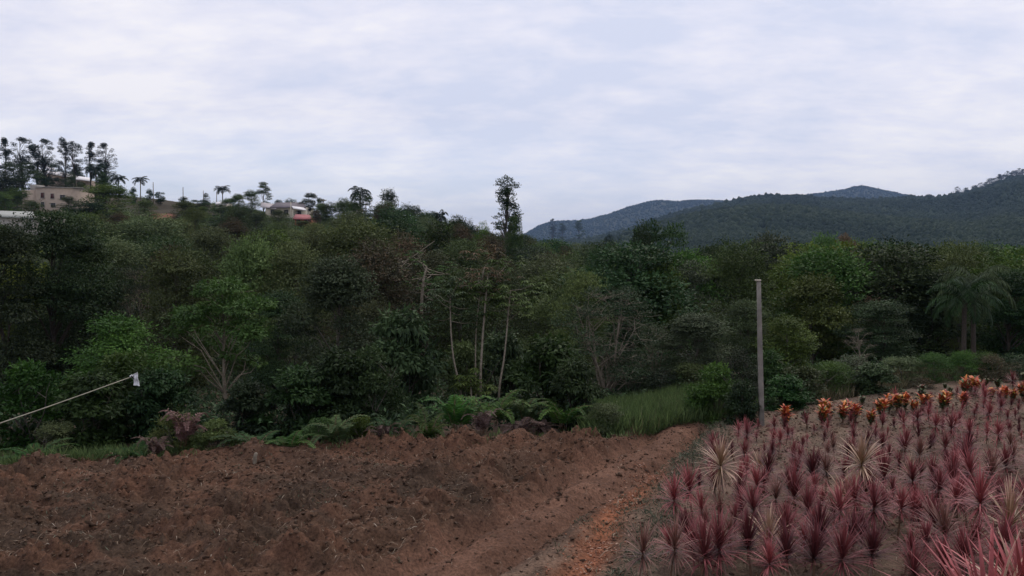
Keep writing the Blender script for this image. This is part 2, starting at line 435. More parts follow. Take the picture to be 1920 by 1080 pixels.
# ---- generic leaf batch
def norm(v): return v / (np.linalg.norm(v, axis=-1, keepdims=True) + 1e-9)
def rdir(n, g=None):
    g = g or rng
    v = g.normal(size=(n, 3)); return norm(v)
class Acc:
    def __init__(s): s.V = []; s.Q = []; s.T = []; s.tq = []; s.tt = []; s.n = 0
    def add(s, V, Q=None, T=None, tq=None, tt=None):
        V = np.asarray(V, float).reshape(-1, 3)
        if Q is not None and len(Q):
            Q = np.asarray(Q, int); s.Q.append(Q + s.n); s.tq.append(np.zeros(len(Q)) + (0 if tq is None else tq))
        if T is not None and len(T):
            T = np.asarray(T, int); s.T.append(T + s.n); s.tt.append(np.zeros(len(T)) + (0 if tt is None else tt))
        s.V.append(V); s.n += len(V)
    def build(s, name, mat, parent=None, smooth=False, loc=None):
        V = np.concatenate(s.V)
        Q = np.concatenate(s.Q) if s.Q else None; T = np.concatenate(s.T) if s.T else None
        return build(name, V, Q, T, mat, parent, smooth, np.concatenate(s.tq) if s.Q else None, np.concatenate(s.tt) if s.T else None, loc=loc)
def add_leaves(acc, P, Dv, Nv, L, W, tint, bend=0.12):
    n = len(P)
    L = np.broadcast_to(L, (n,))[:, None]; W = np.broadcast_to(W, (n,))[:, None]
    S = norm(np.cross(Dv, Nv)); Nn = np.cross(S, Dv)
    a = P; m = P + Dv * L * 0.5 + Nn * L * bend
    V = np.stack((a, m + S * W * 0.5, P + Dv * L, m - S * W * 0.5), 1).reshape(-1, 3)
    Q = np.arange(4 * n).reshape(n, 4)
    acc.add(V, Q, None, tint)
def add_tube(acc, pts, rad, sides=5, tint=0.5, cap=False):
    pts = np.asarray([tuple(p) for p in pts], float); k = len(pts)
    rad = np.broadcast_to(np.asarray(rad, float), (k,))
    d = np.gradient(pts, axis=0); d = norm(d)
    up = np.where(np.abs(d[:, 2:3]) > 0.9, np.array([[1., 0, 0]]), np.array([[0, 0, 1.]]))
    s = norm(np.cross(d, up)); t = np.cross(s, d)
    an = np.linspace(0, 2 * np.pi, sides, endpoint=False)
    V = pts[:, None] + rad[:, None, None] * (np.cos(an)[None, :, None] * s[:, None] + np.sin(an)[None, :, None] * t[:, None])
    i, j = np.meshgrid(np.arange(k - 1), np.arange(sides), indexing='ij'); j2 = (j + 1) % sides
    Q = np.stack((i * sides + j, i * sides + j2, (i + 1) * sides + j2, (i + 1) * sides + j), -1).reshape(-1, 4)
    T = None
    V = V.reshape(-1, 3)
    if cap:
        V = np.vstack((V, pts[-1:])); c0 = len(V) - 1
        T = [((k - 1) * sides + a, (k - 1) * sides + (a + 1) % sides, c0) for a in range(sides)]
    acc.add(V, Q, T, tint, tint)
def add_box(acc, x0, x1, y0, y1, z0, z1):
    V = [(x, y, z) for z in (z0, z1) for y in (y0, y1) for x in (x0, x1)]
    acc.add(V, [(0, 2, 3, 1), (4, 5, 7, 6), (0, 1, 5, 4), (2, 6, 7, 3), (0, 4, 6, 2), (1, 3, 7, 5)])
t_ = (1 + 5 ** .5) / 2
ICO_V = norm(np.array([(-1, t_, 0), (1, t_, 0), (-1, -t_, 0), (1, -t_, 0), (0, -1, t_), (0, 1, t_), (0, -1, -t_), (0, 1, -t_), (t_, 0, -1), (t_, 0, 1), (-t_, 0, -1), (-t_, 0, 1)], float))
ICO_F = np.array([(0, 11, 5), (0, 5, 1), (0, 1, 7), (0, 7, 10), (0, 10, 11), (1, 5, 9), (5, 11, 4), (11, 10, 2), (10, 7, 6), (7, 1, 8), (3, 9, 4), (3, 4, 2), (3, 2, 6), (3, 6, 8), (3, 8, 9), (4, 9, 5), (2, 4, 11), (6, 2, 10), (8, 6, 7), (9, 8, 1)])

# ---- clods, straw and twigs on the ploughed earth
n = 48000
cxs = rng.uniform(-11, 12, n); cys = 7.2 + 12.5 * rng.random(n) ** 0.8
ok = (zone(plough, cxs, cys) + 0.35 * zone(verge, cxs, cys) + 0.35 * zone(trk, cxs, cys) + 0.45 * zone(bed, cxs, cys) > rng.random(n)) & (cys < edgeY(cxs) - 0.1)
cxs, cys = cxs[ok], cys[ok]; n = len(cxs)
sz = 0.006 + 0.012 * rng.random(n) + 0.030 * rng.random(n) ** 16
czs = zone(Zf, cxs, cys)
Vc = ICO_V[None] * (1 + 0.42 * rng.normal(size=(n, 12, 1))) * sz[:, None, None] * rng.uniform(0.5, 1.4, (n, 1, 3)) * np.array([1.2, 1.0, 0.7]) + rng.normal(size=(n, 12, 3)) * sz[:, None, None] * 0.35
ctint_ = np.clip(rng.random(n) * 0.8 + 0.25 * zone(bed, cxs, cys), 0, 1)
Vc = Vc + np.stack((cxs, cys, czs + sz * 0.3), -1)[:, None]
Fc = (ICO_F[None] + (np.arange(n) * 12)[:, None, None]).reshape(-1, 3)
m_clod = leafmat('clod_soil', [(0, (0.06, 0.038, 0.026)), (0.6, (0.10, 0.060, 0.040)), (1, (0.15, 0.090, 0.058))], rough=0.95, spec=0.05, trans=0, vvar=0, hvar=0)
o = build('clods', Vc, None, Fc, m_clod, tint3=np.repeat(ctint_, 20)); tag(o, 'crumbly reddish brown clods lying over the ploughed field', 'soil clods', kind='stuff')
n = 30000
px_ = rng.uniform(-11, 9, n); py_ = 7.2 + 12 * rng.random(n)
dens = zone(plough, px_, py_) * (0.4 + 0.8 * (fbm(px_ / 1.3, py_ / 1.3, 3, 77) > 0.5)) + 0.6 * zone(verge, px_, py_) + 0.75 * zone(bed, px_, py_) + 0.15 * zone(trk, px_, py_)
ok = (dens > rng.random(n)) & (py_ < edgeY(px_) - 0.1); px_, py_ = px_[ok], py_[ok]; n = len(px_)
P = np.stack((px_, py_, zone(Zf, px_, py_) + 0.012), -1)
an = rng.uniform(0, 2 * np.pi, n)
Dv = norm(np.stack((np.cos(an), np.sin(an), rng.normal(0.05, 0.22, n)), -1))
acc = Acc(); add_leaves(acc, P, Dv, np.tile([0, 0, 1.], (n, 1)) + rdir(n) * 0.3, rng.uniform(0.03, 0.10, n) + 0.18 * rng.random(n) ** 4, rng.uniform(0.003, 0.009, n), rng.random(n), 0.15)
m_straw = leafmat('straw', [(0, (0.10, 0.06, 0.045)), (0.6, (0.22, 0.15, 0.10)), (0.95, (0.34, 0.27, 0.19)), (1, (0.45, 0.40, 0.32))], trans=0, spec=0.1, rough=0.9, vvar=0, hvar=0)
o = acc.build('straw_litter', m_straw); tag(o, 'dry straw and root bits strewn over the tilled earth', 'straw litter', kind='stuff')
# orange gravel in the little gully
n = 2600
gy = rng.uniform(7.5, 13.6, n); gx = grx(gy) - 0.05 / 0.9 + rng.normal(0, 0.17, n); sz = rng.uniform(0.005, 0.018, n)
ok = fbm(gx / 0.4, gy / 0.5, 3, 301) > 0.44; gx, gy, sz = gx[ok], gy[ok], sz[ok]; n = len(gx)
Vc = ICO_V[None] * (1 + 0.25 * rng.normal(size=(n, 12, 1))) * sz[:, None, None] * np.array([1, 1, 0.55]) + np.stack((gx, gy, zone(Zf, gx, gy) + sz * 0.3), -1)[:, None]
m_grav = leafmat('gravel', [(0, (0.17, 0.07, 0.04)), (0.7, (0.30, 0.125, 0.07)), (1, (0.46, 0.30, 0.22))], trans=0, spec=0.1, rough=0.9, vvar=0, hvar=0)
o = build('gravel', Vc, None, (ICO_F[None] + (np.arange(n) * 12)[:, None, None]).reshape(-1, 3), m_grav, tint3=np.repeat(rng.random(n), 20))
tag(o, 'orange gravel washed along the gully beside the plant bed', 'gravel', kind='stuff')

# ------------------------------------------------------------------ vegetation materials
G = {}
G['dark'] = leafmat('leaf_dark', [(0, (0.0117, 0.0248, 0.0080)), (0.6, (0.0281, 0.0546, 0.0161)), (1, (0.0584, 0.1056, 0.0313))])
G['grey'] = leafmat('leaf_greyish', [(0, (0.0221, 0.0323, 0.0152)), (0.6, (0.0425, 0.0627, 0.0285)), (1, (0.0765, 0.1092, 0.0494))], trans=0.2)
G['light'] = leafmat('leaf_light', [(0, (0.0258, 0.0529, 0.0117)), (0.6, (0.0587, 0.1110, 0.0254)), (1, (0.1114, 0.1798, 0.0411))], vvar=0.1)
G['olive'] = leafmat('leaf_olive', [(0, (0.0364, 0.0527, 0.0157)), (0.6, (0.0759, 0.1053, 0.0314)), (1, (0.1366, 0.1778, 0.0513))], hvar=0.025)
G['mid'] = leafmat('leaf_mid', [(0, (0.0270, 0.0544, 0.0121)), (0.6, (0.0607, 0.1089, 0.0243)), (1, (0.1215, 0.1957, 0.0437))])
G['yellow'] = leafmat('leaf_yellow', [(0, (0.0454, 0.0759, 0.0125)), (0.6, (0.0908, 0.1391, 0.0225)), (1, (0.1815, 0.2452, 0.0438))])
G['rust'] = leafmat('leaf_rusty', [(0, (0.0348, 0.0319, 0.0164)), (0.5850, (0.0673, 0.0615, 0.0281)), (0.8, (0.1218, 0.0761, 0.0374)), (1, (0.1856, 0.1044, 0.0585))], hvar=0.01)
G['pink'] = leafmat('leaf_blossom', [(0, (0.06, 0.052, 0.035)), (0.6, (0.15, 0.105, 0.075)), (1, (0.26, 0.18, 0.135))], hvar=0.01)
G['deadfern'] = leafmat('dead_fern', [(0, (0.05, 0.028, 0.026)), (0.6, (0.13, 0.078, 0.07)), (1, (0.24, 0.16, 0.14))], hvar=0.01, trans=0.1)
G['fern'] = leafmat('fern_leaf', [(0, (0.0264, 0.0631, 0.0179)), (0.6, (0.0594, 0.1200, 0.0297)), (1, (0.1188, 0.2020, 0.0495))])
G['bright'] = leafmat('leaf_bright', [(0, (0.03, 0.065, 0.014)), (0.6, (0.07, 0.13, 0.03)), (1, (0.12, 0.20, 0.05))], vvar=0.1)
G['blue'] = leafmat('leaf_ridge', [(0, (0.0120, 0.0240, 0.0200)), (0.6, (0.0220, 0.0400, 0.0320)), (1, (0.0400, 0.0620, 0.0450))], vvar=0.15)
bark_pale = simple('bark_pale', (0.20, 0.17, 0.13), 0.9, 0.3, 14, 0.4)
bark_grey = simple('bark_grey', (0.12, 0.105, 0.088), 0.9, 0.35, 14, 0.5)
bark_dark = simple('bark_dark', (0.055, 0.045, 0.036), 0.9, 0.35, 14, 0.5)
bark_brown = simple('bark_brown', (0.15, 0.09, 0.06), 0.9, 0.35, 14, 0.5)

PROTO = {}
HID = []
def make_tree(key, name, leaf, bark, H, env, base, ncl, cr_, nleaf, L, W, seed, fz=0.75, droop=0.0, tr=0.10, twigs=0, lean=0.0, up=0.6, inner=0.35, spread=0.5, multi=1, bdens=1.0, shell=0.4):
    """env: knots (t, radius) of the crown from its base (t=0) to the top (t=1)"""
    g = np.random.default_rng(seed)
    root = empty(name)
    env = np.array(env, float)
    ch = H - base
    t = g.random(ncl) ** 0.9
    t[0] = 0.97
    rad = np.interp(t, env[:, 0], env[:, 1])
    Rm = env[:, 1].max()
    a = np.arange(ncl) * 2.39996 + g.normal(0, 0.5, ncl)
    q = np.sqrt(g.uniform(inner ** 2, 1, ncl)) * (1 + 0.22 * np.sin(2 * a + g.uniform(0, 6)) + 0.15 * np.sin(3 * a + g.uniform(0, 6)))
    crr = cr_ * g.uniform(0.5, 1.35, ncl)
    rc = np.maximum(0, rad - crr * 0.45) * q
    cx_ = rc * np.cos(a) + lean * t; cy_ = rc * np.sin(a)
    cz = base + t * ch - crr * fz * 0.8
    cz = np.maximum(cz, base * 0.6)
    cen = np.stack((cx_, cy_, cz), -1)
    ctint = g.random(ncl)
    # trunk and limbs
    acc = Acc()
    stems = []
    for s in range(multi):
        k = 7
        zt = np.linspace(0, base + ch * 0.8, k)
        off = (g.normal(size=2) * spread * 0.5) if multi > 1 else np.zeros(2)
        wx = np.cumsum(g.normal(0, 0.012 * H, k)); wy = np.cumsum(g.normal(0, 0.012 * H, k)); wx -= wx[0]; wy -= wy[0]
        pts = np.stack((wx + off[0] * zt / zt[-1] * 2 + lean * (zt / H), wy + off[1] * zt / zt[-1] * 2, zt), -1)
        add_tube(acc, pts, tr * (1 - 0.8 * zt / zt[-1]) * (1 if multi == 1 else 0.7), 7)
        stems.append(pts)
    for i in range(ncl):
        pts = stems[i % multi]
        if g.random() > bdens: continue
        z0 = np.clip(cen[i, 2] - rc[i] * g.uniform(0.5, 1.1) - 0.15 * ch, base * 0.45, pts[-1, 2])
        p0 = np.array([np.interp(z0, pts[:, 2], pts[:, 0]), np.interp(z0, pts[:, 2], pts[:, 1]), z0])
        r0 = tr * (1 - 0.8 * z0 / pts[-1, 2]) * 0.55
        p1 = cen[i]; mid = (p0 + p1) / 2 + g.normal(0, 0.05, 3) * Rm + np.array([0, 0, 0.06 * ch])
        m2_ = (mid + p1) / 2 + g.normal(0, 0.03, 3) * Rm
        add_tube(acc, [p0, mid, m2_, p1], [r0, r0 * 0.6, r0 * 0.4, r0 * 0.15], 4)
        for _ in range(twigs):
            d = rdir(1, g)[0]; d[2] = abs(d[2]) * 0.4 + 0.05; s0 = mid + (p1 - mid) * g.random()
            ln = crr[i] * g.uniform(0.7, 1.5)
            e_ = s0 + d * ln
            add_tube(acc, [s0, (s0 + e_) / 2 + g.normal(0, 0.08, 3) * ln, e_], [r0 * 0.28 + 0.003, r0 * 0.18 + 0.002, 0.002], 3)
    acc.build('trunk', bark, root, smooth=True)
    # foliage
    w = crr ** 2; w = w / w.sum()
    ci = g.choice(ncl, nleaf, p=w)
    u = rdir(nleaf, g)
    u[:, 2] = np.where(u[:, 2] < -0.3, u[:, 2] * 0.5, u[:, 2])
    # lobes make each clump ragged
    lob = 1 + 0.28 * np.sin(u[:, 0] * 5 + ci * 1.7) * np.sin(u[:, 1] * 5 + ci) + 0.18 * np.sin(u[:, 2] * 9 + ci * 2.3)
    rad_ = (shell + (1 - shell) * g.random(nleaf)) ** 0.8 * crr[ci] * lob
    stray = g.random(nleaf) < 0.06
    rad_ = np.where(stray, rad_ * g.uniform(1.0, 1.35, nleaf), rad_)
    P = cen[ci] + u * rad_[:, None] * np.array([1, 1, fz])
    Dv = norm(u * 0.7 + rdir(nleaf, g) * 0.7 + np.array([0, 0, -droop]))
    Nv = norm(np.array([0, 0, up * 1.3]) + u * 0.8 + rdir(nleaf, g) * 0.42)
    tint = np.clip(0.12 + 0.55 * ctint[ci] + 0.27 * g.random(nleaf), 0, 1)
    acc = Acc()
    add_leaves(acc, P, Dv, Nv, L * g.uniform(0.6, 1.3, nleaf), W * g.uniform(0.7, 1.3, nleaf), tint)
    acc.build('crown', leaf, root)
    root['_h'] = H; root['_w'] = 2 * (Rm * 1.02)
    PROTO[key] = root
    HID.append(root)
    return root

RND = [(0, 0.55), (0.25, 0.92), (0.5, 1.0), (0.75, 0.85), (1, 0.35)]
def sc(env, r): return [(a, b * r) for a, b in env]
CONE = [(0, 0.8), (0.2, 1.0), (0.5, 0.8), (0.8, 0.45), (1, 0.12)]
FLAT = [(0, 0.5), (0.5, 0.85), (0.8, 1.0), (1, 0.7)]
TALL = [(0, 0.6), (0.3, 1.0), (0.6, 0.9), (0.85, 0.65), (1, 0.3)]
# near trees: small leaves
make_tree('n_dark0', 'dark_tree', G['dark'], bark_dark, 7.5, sc(RND, 2.2), 0.8, 34, 0.95, 30000, 0.13, 0.055, 11, tr=0.13, droop=0.2)
make_tree('n_dark1', 'dark_tree', G['dark'], bark_dark, 6.5, sc(TALL, 1.7), 0.9, 28, 0.78, 25000, 0.12, 0.05, 12, tr=0.11, droop=0.3)
make_tree('n_greydark', 'greyish_tree', G['grey'], bark_grey, 4.6, sc(RND, 1.35), 1.0, 26, 0.62, 22000, 0.10, 0.045, 13, tr=0.07, droop=0.1)
make_tree('n_light', 'light_green_tree', G['light'], bark_pale, 3.6, sc([(0, 0.9), (0.3, 1.0), (0.6, 0.8), (1, 0.5)], 1.6), 1.35, 32, 0.36, 6500, 0.13, 0.05, 14, tr=0.05, droop=0.35, twigs=4, fz=0.55, inner=0.15)
make_tree('n_twiggy', 'twiggy_tree', G['grey'], bark_pale, 4.0, sc([(0, 0.8), (0.5, 1.0), (1, 0.55)], 1.7), 0.5, 40, 0.48, 11000, 0.085, 0.03, 15, tr=0.07, twigs=14, fz=0.6, multi=3)
make_tree('n_olive', 'olive_tree', G['olive'], bark_grey, 4.6, sc(RND, 1.6), 0.8, 28, 0.66, 20000, 0.10, 0.040, 16, tr=0.07, twigs=3)
make_tree('n_mid', 'leafy_tree', G['mid'], bark_grey, 4.8, sc(RND, 1.7), 0.6, 28, 0.72, 19000, 0.13, 0.055, 17, tr=0.08, droop=0.25)
make_tree('n_bare', 'bare_tree', G['grey'], bark_pale, 3.4, sc([(0, 0.7), (0.5, 1.0), (1, 0.5)], 1.1), 0.9, 22, 0.42, 600, 0.08, 0.03, 18, tr=0.05, twigs=16)
make_tree('n_yellow', 'yellowish_tree', G['yellow'], bark_grey, 4.2, sc(RND, 1.5), 0.5, 26, 0.62, 16000, 0.12, 0.05, 19, tr=0.07)
# shrubs
make_tree('s_dark', 'dark_shrub', G['dark'], bark_dark, 2.3, sc([(0, 0.9), (0.4, 1.0), (0.8, 0.8), (1, 0.4)], 1.15), 0.12, 26, 0.42, 8500, 0.17, 0.07, 31, tr=0.035, droop=0.6, multi=3)
make_tree('s_mid', 'leafy_shrub', G['mid'], bark_grey, 1.9, sc([(0, 0.9), (0.4, 1.0), (0.8, 0.8), (1, 0.4)], 1.0), 0.1, 24, 0.36, 7000, 0.12, 0.05, 32, tr=0.03, multi=3)
make_tree('s_grey', 'greyish_shrub', G['grey'], bark_grey, 1.9, sc([(0, 0.8), (0.4, 1.0), (1, 0.5)], 1.0), 0.1, 24, 0.36, 7000, 0.09, 0.03, 33, tr=0.03, multi=4, twigs=3)
make_tree('s_light', 'light_green_shrub', G['bright'], bark_grey, 1.5, sc([(0, 0.9), (0.5, 1.0), (1, 0.5)], 1.0), 0.08, 24, 0.34, 9000, 0.07, 0.022, 34, tr=0.02, multi=4)
make_tree('s_olive', 'olive_shrub', G['olive'], bark_grey, 1.6, sc([(0, 0.9), (0.5, 1.0), (1, 0.5)], 1.0), 0.08, 24, 0.34, 7000, 0.09, 0.03, 35, tr=0.02, multi=4, twigs=2)
make_tree('s_rust', 'rusty_shrub', G['rust'], bark_brown, 1.6, sc([(0, 0.9), (0.5, 1.0), (1, 0.5)], 0.9), 0.08, 20, 0.32, 4500, 0.09, 0.03, 36, tr=0.02, multi=4, twigs=5)
# middle distance
def mid(key, name, leaf, seed, env=RND, H=7.0, Rr=2.4, base=0.8, n=9000, L=0.20, W=0.085, ncl=30, cr_=1.05, **kw):
    kw.setdefault('shell', 0.6)
    n = int(n * 1.7); L *= 0.85; W *= 0.9
    make_tree(key, name, leaf, kw.pop('bark', bark_grey), H, sc(env, Rr), base, ncl, cr_, n, L, W, seed, **kw)
mid('m_olive0', 'olive_tree', G['olive'], 41, env=CONE, L=0.17, W=0.06, n=11000)
mid('m_olive1', 'olive_tree', G['olive'], 42, L=0.17, W=0.06, n=11000)
mid('m_olive2', 'olive_tree', G['olive'], 43, env=TALL, Rr=1.9, H=7.5, L=0.17, W=0.06, n=11000, twigs=1)
mid('m_mid0', 'leafy_tree', G['mid'], 44)
mid('m_mid1', 'leafy_tree', G['mid'], 45, env=FLAT, Rr=2.6, fz=0.55)
mid('m_dark0', 'dark_tree', G['dark'], 46)
mid('m_dark1', 'dark_tree', G['dark'], 47, env=TALL, Rr=2.1)
mid('m_dark2', 'dark_tree', G['dark'], 57, env=FLAT, Rr=2.7, cr_=0.95, fz=0.6)
mid('m_yellow0', 'yellowish_tree', G['yellow'], 48, env=FLAT, Rr=2.4, fz=0.6)
mid('m_rust0', 'rusty_tree', G['rust'], 49, env=CONE, L=0.17, W=0.06, bark=bark_pale, twigs=2)
mid('m_grey0', 'greyish_tree', G['grey'], 50, twigs=5, bark=bark_pale, n=6500)
mid('m_pink0', 'blossoming_tree', G['pink'], 51, env=FLAT, cr_=0.65)
mid('m_grey1', 'greyish_tree', G['grey'], 52, env=TALL, Rr=2.2, twigs=2, n=8000)
# silhouettes on the ridges
make_tree('tall_pine0', 'pine_tree', G['blue'], bark_dark, 13, sc([(0, 0.5), (0.25, 1.0), (0.6, 0.8), (0.85, 0.5), (1, 0.2)], 1.75), 4.8, 60, 0.42, 4600, 0.24, 0.08, 61, tr=0.17, up=0.4, inner=0.05, fz=0.9)
make_tree('tall_pine1', 'pine_tree', G['blue'], bark_dark, 13, sc([(0, 0.6), (0.2, 0.9), (0.5, 0.8), (0.8, 1.0), (1, 0.3)], 1.4), 4.8, 50, 0.40, 3900, 0.24, 0.08, 62, tr=0.16, up=0.4, inner=0.05, fz=0.9)
make_tree('tall_pine2', 'pine_tree', G['blue'], bark_dark, 13, sc([(0, 0.8), (0.3, 1.0), (0.7, 0.9), (0.9, 0.6), (1, 0.3)], 2.1), 4.4, 74, 0.42, 5400, 0.24, 0.08, 63, tr=0.17, up=0.4, inner=0.05, fz=0.9)
make_tree('umbrella', 'spreading_tree', G['dark'], bark_dark, 8, sc([(0, 0.5), (0.35, 1.0), (0.65, 0.75), (1, 0.35)], 2.6), 2.4, 24, 0.72, 4200, 0.26, 0.10, 64, tr=0.15, fz=0.42, inner=0.5)
make_tree('umbrella1', 'spreading_tree', G['dark'], bark_dark, 6, sc([(0, 0.6), (0.6, 1.0), (1, 0.7)], 2.9), 2.2, 24, 0.85, 5200, 0.26, 0.10, 65, tr=0.15, fz=0.6, inner=0.4)
make_tree('emergent', 'tall_tree', G['dark'], bark_grey, 13.5, sc([(0, 0.9), (0.12, 1.0), (0.35, 0.8), (0.6, 0.55), (0.8, 0.42), (0.93, 0.42), (1, 0.3)], 2.6), 3.0, 84, 0.37, 6500, 0.18, 0.085, 69, tr=0.20, fz=0.62, inner=0.1, shell=0.25)

# ---- palm
def frond(acc, p0, az, el, length, droop, nl, ll, lw, tint, g, rachis=0.012, hang=0.5, seg=9, acc_r=None):
    s = np.linspace(0, 1, seg)
    ang = el - droop * s ** 1.3
    dx = np.cos(ang); dz = np.sin(ang)
    ds = length / (seg - 1)
    x = np.concatenate(([0], np.cumsum(dx[:-1] * ds))); z = np.concatenate(([0], np.cumsum(dz[:-1] * ds)))
    h = np.array([math.cos(az), math.sin(az), 0])
    pts = np.array(p0) + x[:, None] * h + z[:, None] * np.array([0, 0, 1.])
    add_tube(acc_r or acc, pts, rachis * (1 - 0.75 * s), 3, tint)
    u = np.linspace(0.12, 0.99, nl)
    P = np.stack([np.interp(u, s, pts[:, k]) for k in range(3)], -1)
    T = norm(np.stack([np.interp(u, s, np.gradient(pts[:, k])) for k in range(3)], -1))
    side_ = np.cross(T, np.array([0, 0, 1.])); side_ = norm(side_ + 1e-6)
    prof = np.sin(np.pi * np.clip(u * 0.9 + 0.08, 0, 1)) ** 0.6 if hang >= 0.3 else (1 - u * 0.85)
    for sg in (-1, 1):
        D_ = norm(side_ * sg + T * 0.45 + np.array([0, 0, -hang]) + g.normal(0, 0.12, (nl, 3)))
        Nn = norm(np.cross(D_, T) * sg + np.array([0, 0, 0.3]))
        add_leaves(acc, P, D_, Nn, ll * prof * g.uniform(0.85, 1.1, nl), lw, np.clip(tint + g.normal(0, 0.15, nl), 0, 1), 0.05)
def make_palm(key, H, nf, fl, seed, leaf, name='palm_tree', tr=0.13, el0=1.1, droop=1.9, bark=bark_grey, nl=26, lw=0.07, ll=0.55, hang=0.6):
    g = np.random.default_rng(seed)
    root = empty(name)
    acc = Acc(); zt = np.linspace(0, H, 8)
    add_tube(acc, np.stack((np.sin(zt / H * 2) * 0.12, zt * 0, zt), -1), tr * np.array([1.25, 1, .95, .92, .9, .9, .95, 1.2]), 8)
    acc.build('trunk', bark_dark if key == 'palm_near' else bark, root, smooth=True)
    acc = Acc(); top = (math.sin(2) * 0.12, 0, H)
    for i in range(nf):
        frond(acc, top, i * 2.39996 + g.normal(0, 0.15), el0 - 1.5 * (i / nf) + g.normal(0, 0.08), fl * g.uniform(0.85, 1.1), droop * g.uniform(0.8, 1.1), nl, ll, lw, 0.3 + 0.5 * g.random(), g, 0.02, hang)
    acc.build('crown', leaf, root)
    root['_h'] = H + fl * 0.5; root['_w'] = fl * 1.5
    PROTO[key] = root; HID.append(root)
make_palm('palm_far0', 5.5, 15, 2.4, 71, G['blue'], lw=0.11, ll=0.8)
make_palm('palm_far1', 6.5, 13, 2.6, 72, G['blue'], el0=1.3, droop=2.3, lw=0.11, ll=0.8)
make_palm('palm_near', 4.0, 22, 2.5, 73, G['dark'], tr=0.14, nl=42, lw=0.045, ll=0.62, hang=0.9, droop=2.2, el0=1.35)

# ---- fern
def make_fern(key, leaf, seed, nf=9, fl=1.0, name='fern', H0=0.1):
    g = np.random.default_rng(seed)
    root = empty(name); acc = Acc(); st = Acc()
    for i in range(nf):
        frond(acc, (g.normal(0, 0.06), g.normal(0, 0.06), H0), i * 2.4 + g.normal(0, 0.3), g.uniform(0.8, 1.35), fl * g.uniform(0.7, 1.15), g.uniform(1.5, 2.3), 44, 0.27 * fl, 0.026 * fl, 0.25 + 0.5 * g.random(), g, 0.007, 0.12, 9, st)
    acc.build('fronds', leaf, root); st.build('stalks', bark_brown, root)
    root['_h'] = fl * 0.75; root['_w'] = fl * 1.4
    PROTO[key] = root; HID.append(root)
make_fern('fern0', G['fern'], 81, 9, 1.15); make_fern('fern1', G['fern'], 82, 8, 1.25); make_fern('fern2', G['fern'], 85, 11, 1.1)
make_fern('fern_dead0', G['deadfern'], 83, 10, 0.8, 'dry_fern'); make_fern('fern_dead1', G['deadfern'], 84, 12, 0.7, 'dry_fern')

# ------------------------------------------------------------------ placing
PLACED = []
USED = set()
def put(key, px, D, pytop, wpx=None, label=None, cat='tree', group=None, rz=None, auto=None, zbase=None, lean=0):
    src = PROTO[key]
    x = (px - 960) / F * D
    # D is depth along +Y
    p = at(px, pytop, D); x = p.x
    z0 = tz(x, D) if zbase is None else zbase
    h = p.z - z0
    if h < 0.3: return None
    kz = h / src['_h']; kx = (wpx * D / F) / src['_w'] if wpx else kz
    if key in USED: o = copy_tree(src)
    else: o = src; USED.add(key)
    o.location = (x, D, z0 - 0.03)
    o.scale = (kx, kx, kz)
    o.rotation_euler = (lean, 0, random.uniform(0, 6.28) if rz is None else rz)
    if not group and 'group' in o: del o['group']
    if label: tag(o, label, cat, group)
    PLACED.append((o, px, pytop, D, auto, group))
    return o

# ---- skyline trees on the left-hand ridge
pines = [(8, 205, 258, 32, 'tall_pine0', 'tall thin pine at the left edge, standing highest on the ridge'),
         (42, 205, 257, 54, 'tall_pine2', 'broad tall pine with a pointed top above the beige house left end'),
         (64, 207, 269, 30, 'tall_pine1', 'narrow shorter pine crowded between two broad pines on the ridge'),
         (83, 208, 260, 50, 'tall_pine2', 'broad tall pine rising in front of the white roofed house left half'),
         (118, 210, 256, 25, 'tall_pine1', 'slender pine, left of the close pair above the white roofs'),
         (137, 211, 263, 33, 'tall_pine1', 'dark topped pine, right of the close pair above the white roofs'),
         (171, 214, 266, 32, 'tall_pine0', 'airy pine behind the small palm, left of the last ridge pair'),
         (195, 214, 268, 46, 'tall_pine2', 'wide see-through pine at the right end of the ridge pines')]
for px, D, py, w, k, lb in pines: put(k, px, D, py, w, lb, 'pine tree', 'tall pines along the ridge')
palms = [(178, 205, 303, 38, 'palm_far0', 'palm tree right below the airy pine on the ridge'),
         (222, 208, 325, 30, 'palm_far0', 'palm tree with drooping fronds just right of the ridge pines'),
         (262, 206, 329, 28, 'palm_far1', 'palm tree alone on the bare ridge, second right of the pines'),
         (416, 200, 346, 27, 'palm_far0', 'palm tree against the sky left of the flat roofed house'),
         (676, 128, 346, 42, 'palm_far1', 'palm tree with raised fronds above the wooded hill crest'),
         (826, 116, 391, 28, 'palm_far1', 'small ragged palm poking out left of the tall lone tree')]
for px, D, py, w, k, lb in palms: put(k, px, D, py, w, lb, 'palm tree')
